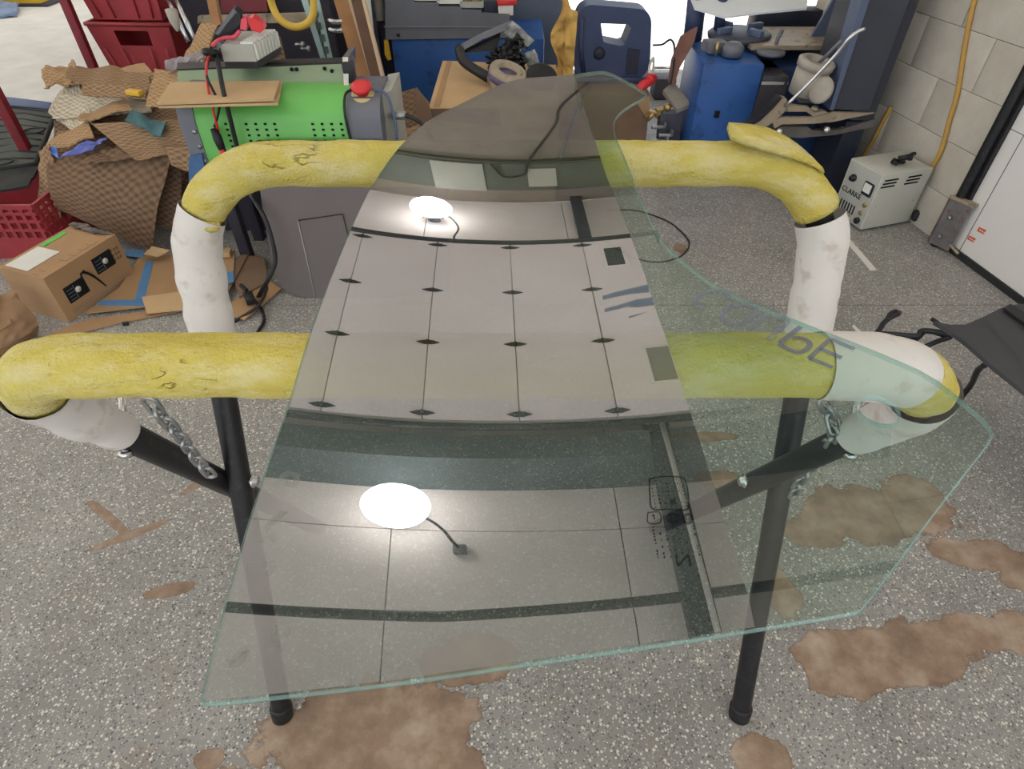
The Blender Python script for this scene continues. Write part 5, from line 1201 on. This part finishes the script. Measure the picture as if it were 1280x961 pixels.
# ------------------------------------------------------------------ left: red rack, crates, mats
rk = thing('red_rack', 'red painted steel rack with two posts, left of the packing paper', 'rack', (-2.3, 3.2, 0))
for (px, py, y) in ((40, 200, 2.78), (98, 40, 3.55)):
    c = P(px, py, y); B((c.x, y, .55), (.042, .042, 1.1), rotz(.1), .004).make('post', redp, rk)
c0, c1 = P(40, 200, 2.78), P(98, 40, 3.55)
B(((c0.x + c1.x) / 2, 3.165, .16), (.035, .8, .035), rotz(-math.atan2(c1.x - c0.x, .77)), .003).make('side_rail', redp, rk)
B((c0.x - .4, 2.80, .16), (.8, .035, .035), None, .003).make('front_rail', redp, rk)
def crate(x, y, z, rot, label, sc=1.0, op=True):
    t = thing('red_crate', label, 'crate', (x, y, z), 'red plastic crates')
    R_ = rotz(rot); w0, w1, d0, d1, h = .185 * sc, .225 * sc, .14 * sc, .17 * sc, .30 * sc
    def Q(a, b, zz): return V((x, y, z)) + R_ @ V((a, b, zz))
    mb = MB()
    for (p, q_) in (((-1, -1), (1, -1)), ((1, -1), (1, 1)), ((1, 1), (-1, 1)), ((-1, 1), (-1, -1))):
        lo0, lo1 = Q(p[0] * w0, p[1] * d0, 0), Q(q_[0] * w0, q_[1] * d0, 0); hi0, hi1 = Q(p[0] * w1, p[1] * d1, h), Q(q_[0] * w1, q_[1] * d1, h)
        nn = (lo1 - lo0).cross(wz).normalized() * -.006
        if p[1] == -1 and q_[1] == -1 and op:                # front wall with its grip opening
            def I(u, v): return (lo0 * (1 - u) + lo1 * u) * (1 - v) + (hi0 * (1 - u) + hi1 * u) * v
            for (u0, u1, v0, v1) in ((0, 1, 0, .66), (0, .30, .66, .90), (.72, 1, .66, .90), (0, 1, .90, 1)): mb.prism([I(u0, v0), I(u1, v0), I(u1, v1), I(u0, v1)], nn)
        else: mb.prism([lo0, lo1, hi1, hi0], nn)
    mb.prism([Q(-w0, -d0, 0), Q(w0, -d0, 0), Q(w0, d0, 0), Q(-w0, d0, 0)], (0, 0, .006)); mb.make('bin', red, t)
    r = MB(); r.tube([Q(-w1, -d1, h), Q(w1, -d1, h), Q(w1, d1, h), Q(-w1, d1, h)], .011, 6, closed=True); r.make('rim', red, t)
    for u in (-.75, -.35, .35, .75): 
        a, b = Q(u * w0, -d0 - .004, .01), Q(u * w1, -d1 - .004, h * .62); T([a, b], .005, 6).make('rib', red, t)
    return t
for z, lb in ((.03, 'lowest red plastic crate of the stack behind the packing paper'), (.345, 'middle red plastic crate of the stack with a dark grip opening'), (.66, 'topmost red plastic crate of the stack, cut by the top of the photo')):
    crate(-2.0, 3.78, z, -.06, lb)
prop(B((-2.0, 3.78, .015), (.5, .4, .03), None, .004).make('wooden_plinth', woodd), 'low dark wooden plinth under the stack of red crates', 'plinth')
# mesh crate in front with floor mats on it
mc = thing('red_crate', 'red mesh crate under the charcoal floor mats at the left edge', 'crate', (-2.12, 2.42, 0), 'red plastic crates')
x0, x1, y0, y1 = -2.60, -1.99, 2.36, 2.72
mb = MB().box(((x0 + x1) / 2, y0, .05), (x1 - x0, .012, .10)).box(((x0 + x1) / 2, y0, .24), (x1 - x0, .012, .02)).box((x1, (y0 + y1) / 2, .05), (.012, y1 - y0, .10)).box((x1, (y0 + y1) / 2, .24), (.012, y1 - y0, .02)).box((x0, (y0 + y1) / 2, .125), (.012, y1 - y0, .25)).box(((x0 + x1) / 2, y1, .125), (x1 - x0, .012, .25)).box(((x0 + x1) / 2, (y0 + y1) / 2, .005), (x1 - x0, y1 - y0, .01))
for k in range(15): mb.box((x0 + .02 + k * .041, y0, .17), (.015, .011, .14))
for k in range(9): mb.box((x1, y0 + .02 + k * .04, .17), (.011, .015, .14))
for zz in (.135, .175, .21): mb.box(((x0 + x1) / 2, y0, zz), (x1 - x0, .010, .012)).box((x1, (y0 + y1) / 2, zz), (.010, y1 - y0, .012))
mb.make('mesh_bin', red, mc)
mt = thing('floor_mat', 'ribbed charcoal rubber floor mat lying on the red mesh crate', 'mat', P(20, 190, 2.8))
M0, M1, M2, M3 = K(-30, 215, .30), K(44, 205, .30), K(70, 140, .36), K(-10, 132, .36)
MB().prism([M0, M1, M2, M3], (0, 0, -.015)).make('mat', matrub, mt)
T([M0, M1, M2, M3], .012, 8, closed=True).make('raised_edge', rubber, mt)
for k in range(8):
    f = .1 + k * .11; a = M0 * (1 - f) + M3 * f; b = M1 * (1 - f) + M2 * f
    T([a + (b - a) * .06 + wz * .003, a + (b - a) * .5 + wz * .003 + V((0, .03, 0)), b - (b - a) * .05 + wz * .003], .005, 6).make('rib', rubber, mt)
for u, v in ((.78, .58), (.42, .08)):
    c = (M0 * (1 - u) + M1 * u) * (1 - v) + (M3 * (1 - u) + M2 * u) * v
    MB().tube([c + V((.045 * math.cos(a), .035 * math.sin(a), .008)) for a in [q * PI / 8 for q in range(16)]], .004, 6, closed=True).make('anchor_ring', rubber, mt)
prop(MB().sheet(K(-30, 245, .28), K(36, 232, .27), K(50, 208, .29), K(-30, 216, .29), 18, 8, .008, 10, .01, 3.0).make('floor_mat', rubber), 'dark rubber floor mat folded under the ribbed one', 'mat')
prop(MB().sheet(K(-20, 150, .3), K(60, 152, .30), K(64, 128, .40), K(-20, 118, .38), 18, 8, .006, 8, .01, 5.0).make('floor_mat', bluegrey), 'blue grey mat edge behind the ribbed charcoal mat', 'mat')

# far left outside
yb_ = thing('yellow_container', 'yellow container cut by the top left corner, far across the pale floor', 'container', K(10, 6))
B(K(8, 7) + V((0, .2, .10)), (.75, .4, .20), None, .02).make('tub', yellowp, yb_)
B(K(8, 7) + V((0, .2, .012)), (.95, .5, .024), None, .004).make('base', navy, yb_)
prop(MB().sheet(K(-30, 26, .0) + V((0, 0, .02)), K(22, 21, 0) + V((0, 0, .02)), K(26, 10, 0) + V((0, 0, .05)), K(-30, 8, 0) + V((0, 0, .06)), 20, 12, .03, 6, .02, 2.0).make('blue_tarp', mat('dusty_blue_tarp', (108, 126, 158), .7, 0, .2, 5)), 'folded dusty blue tarp on the pale floor in the top left corner', 'tarp')
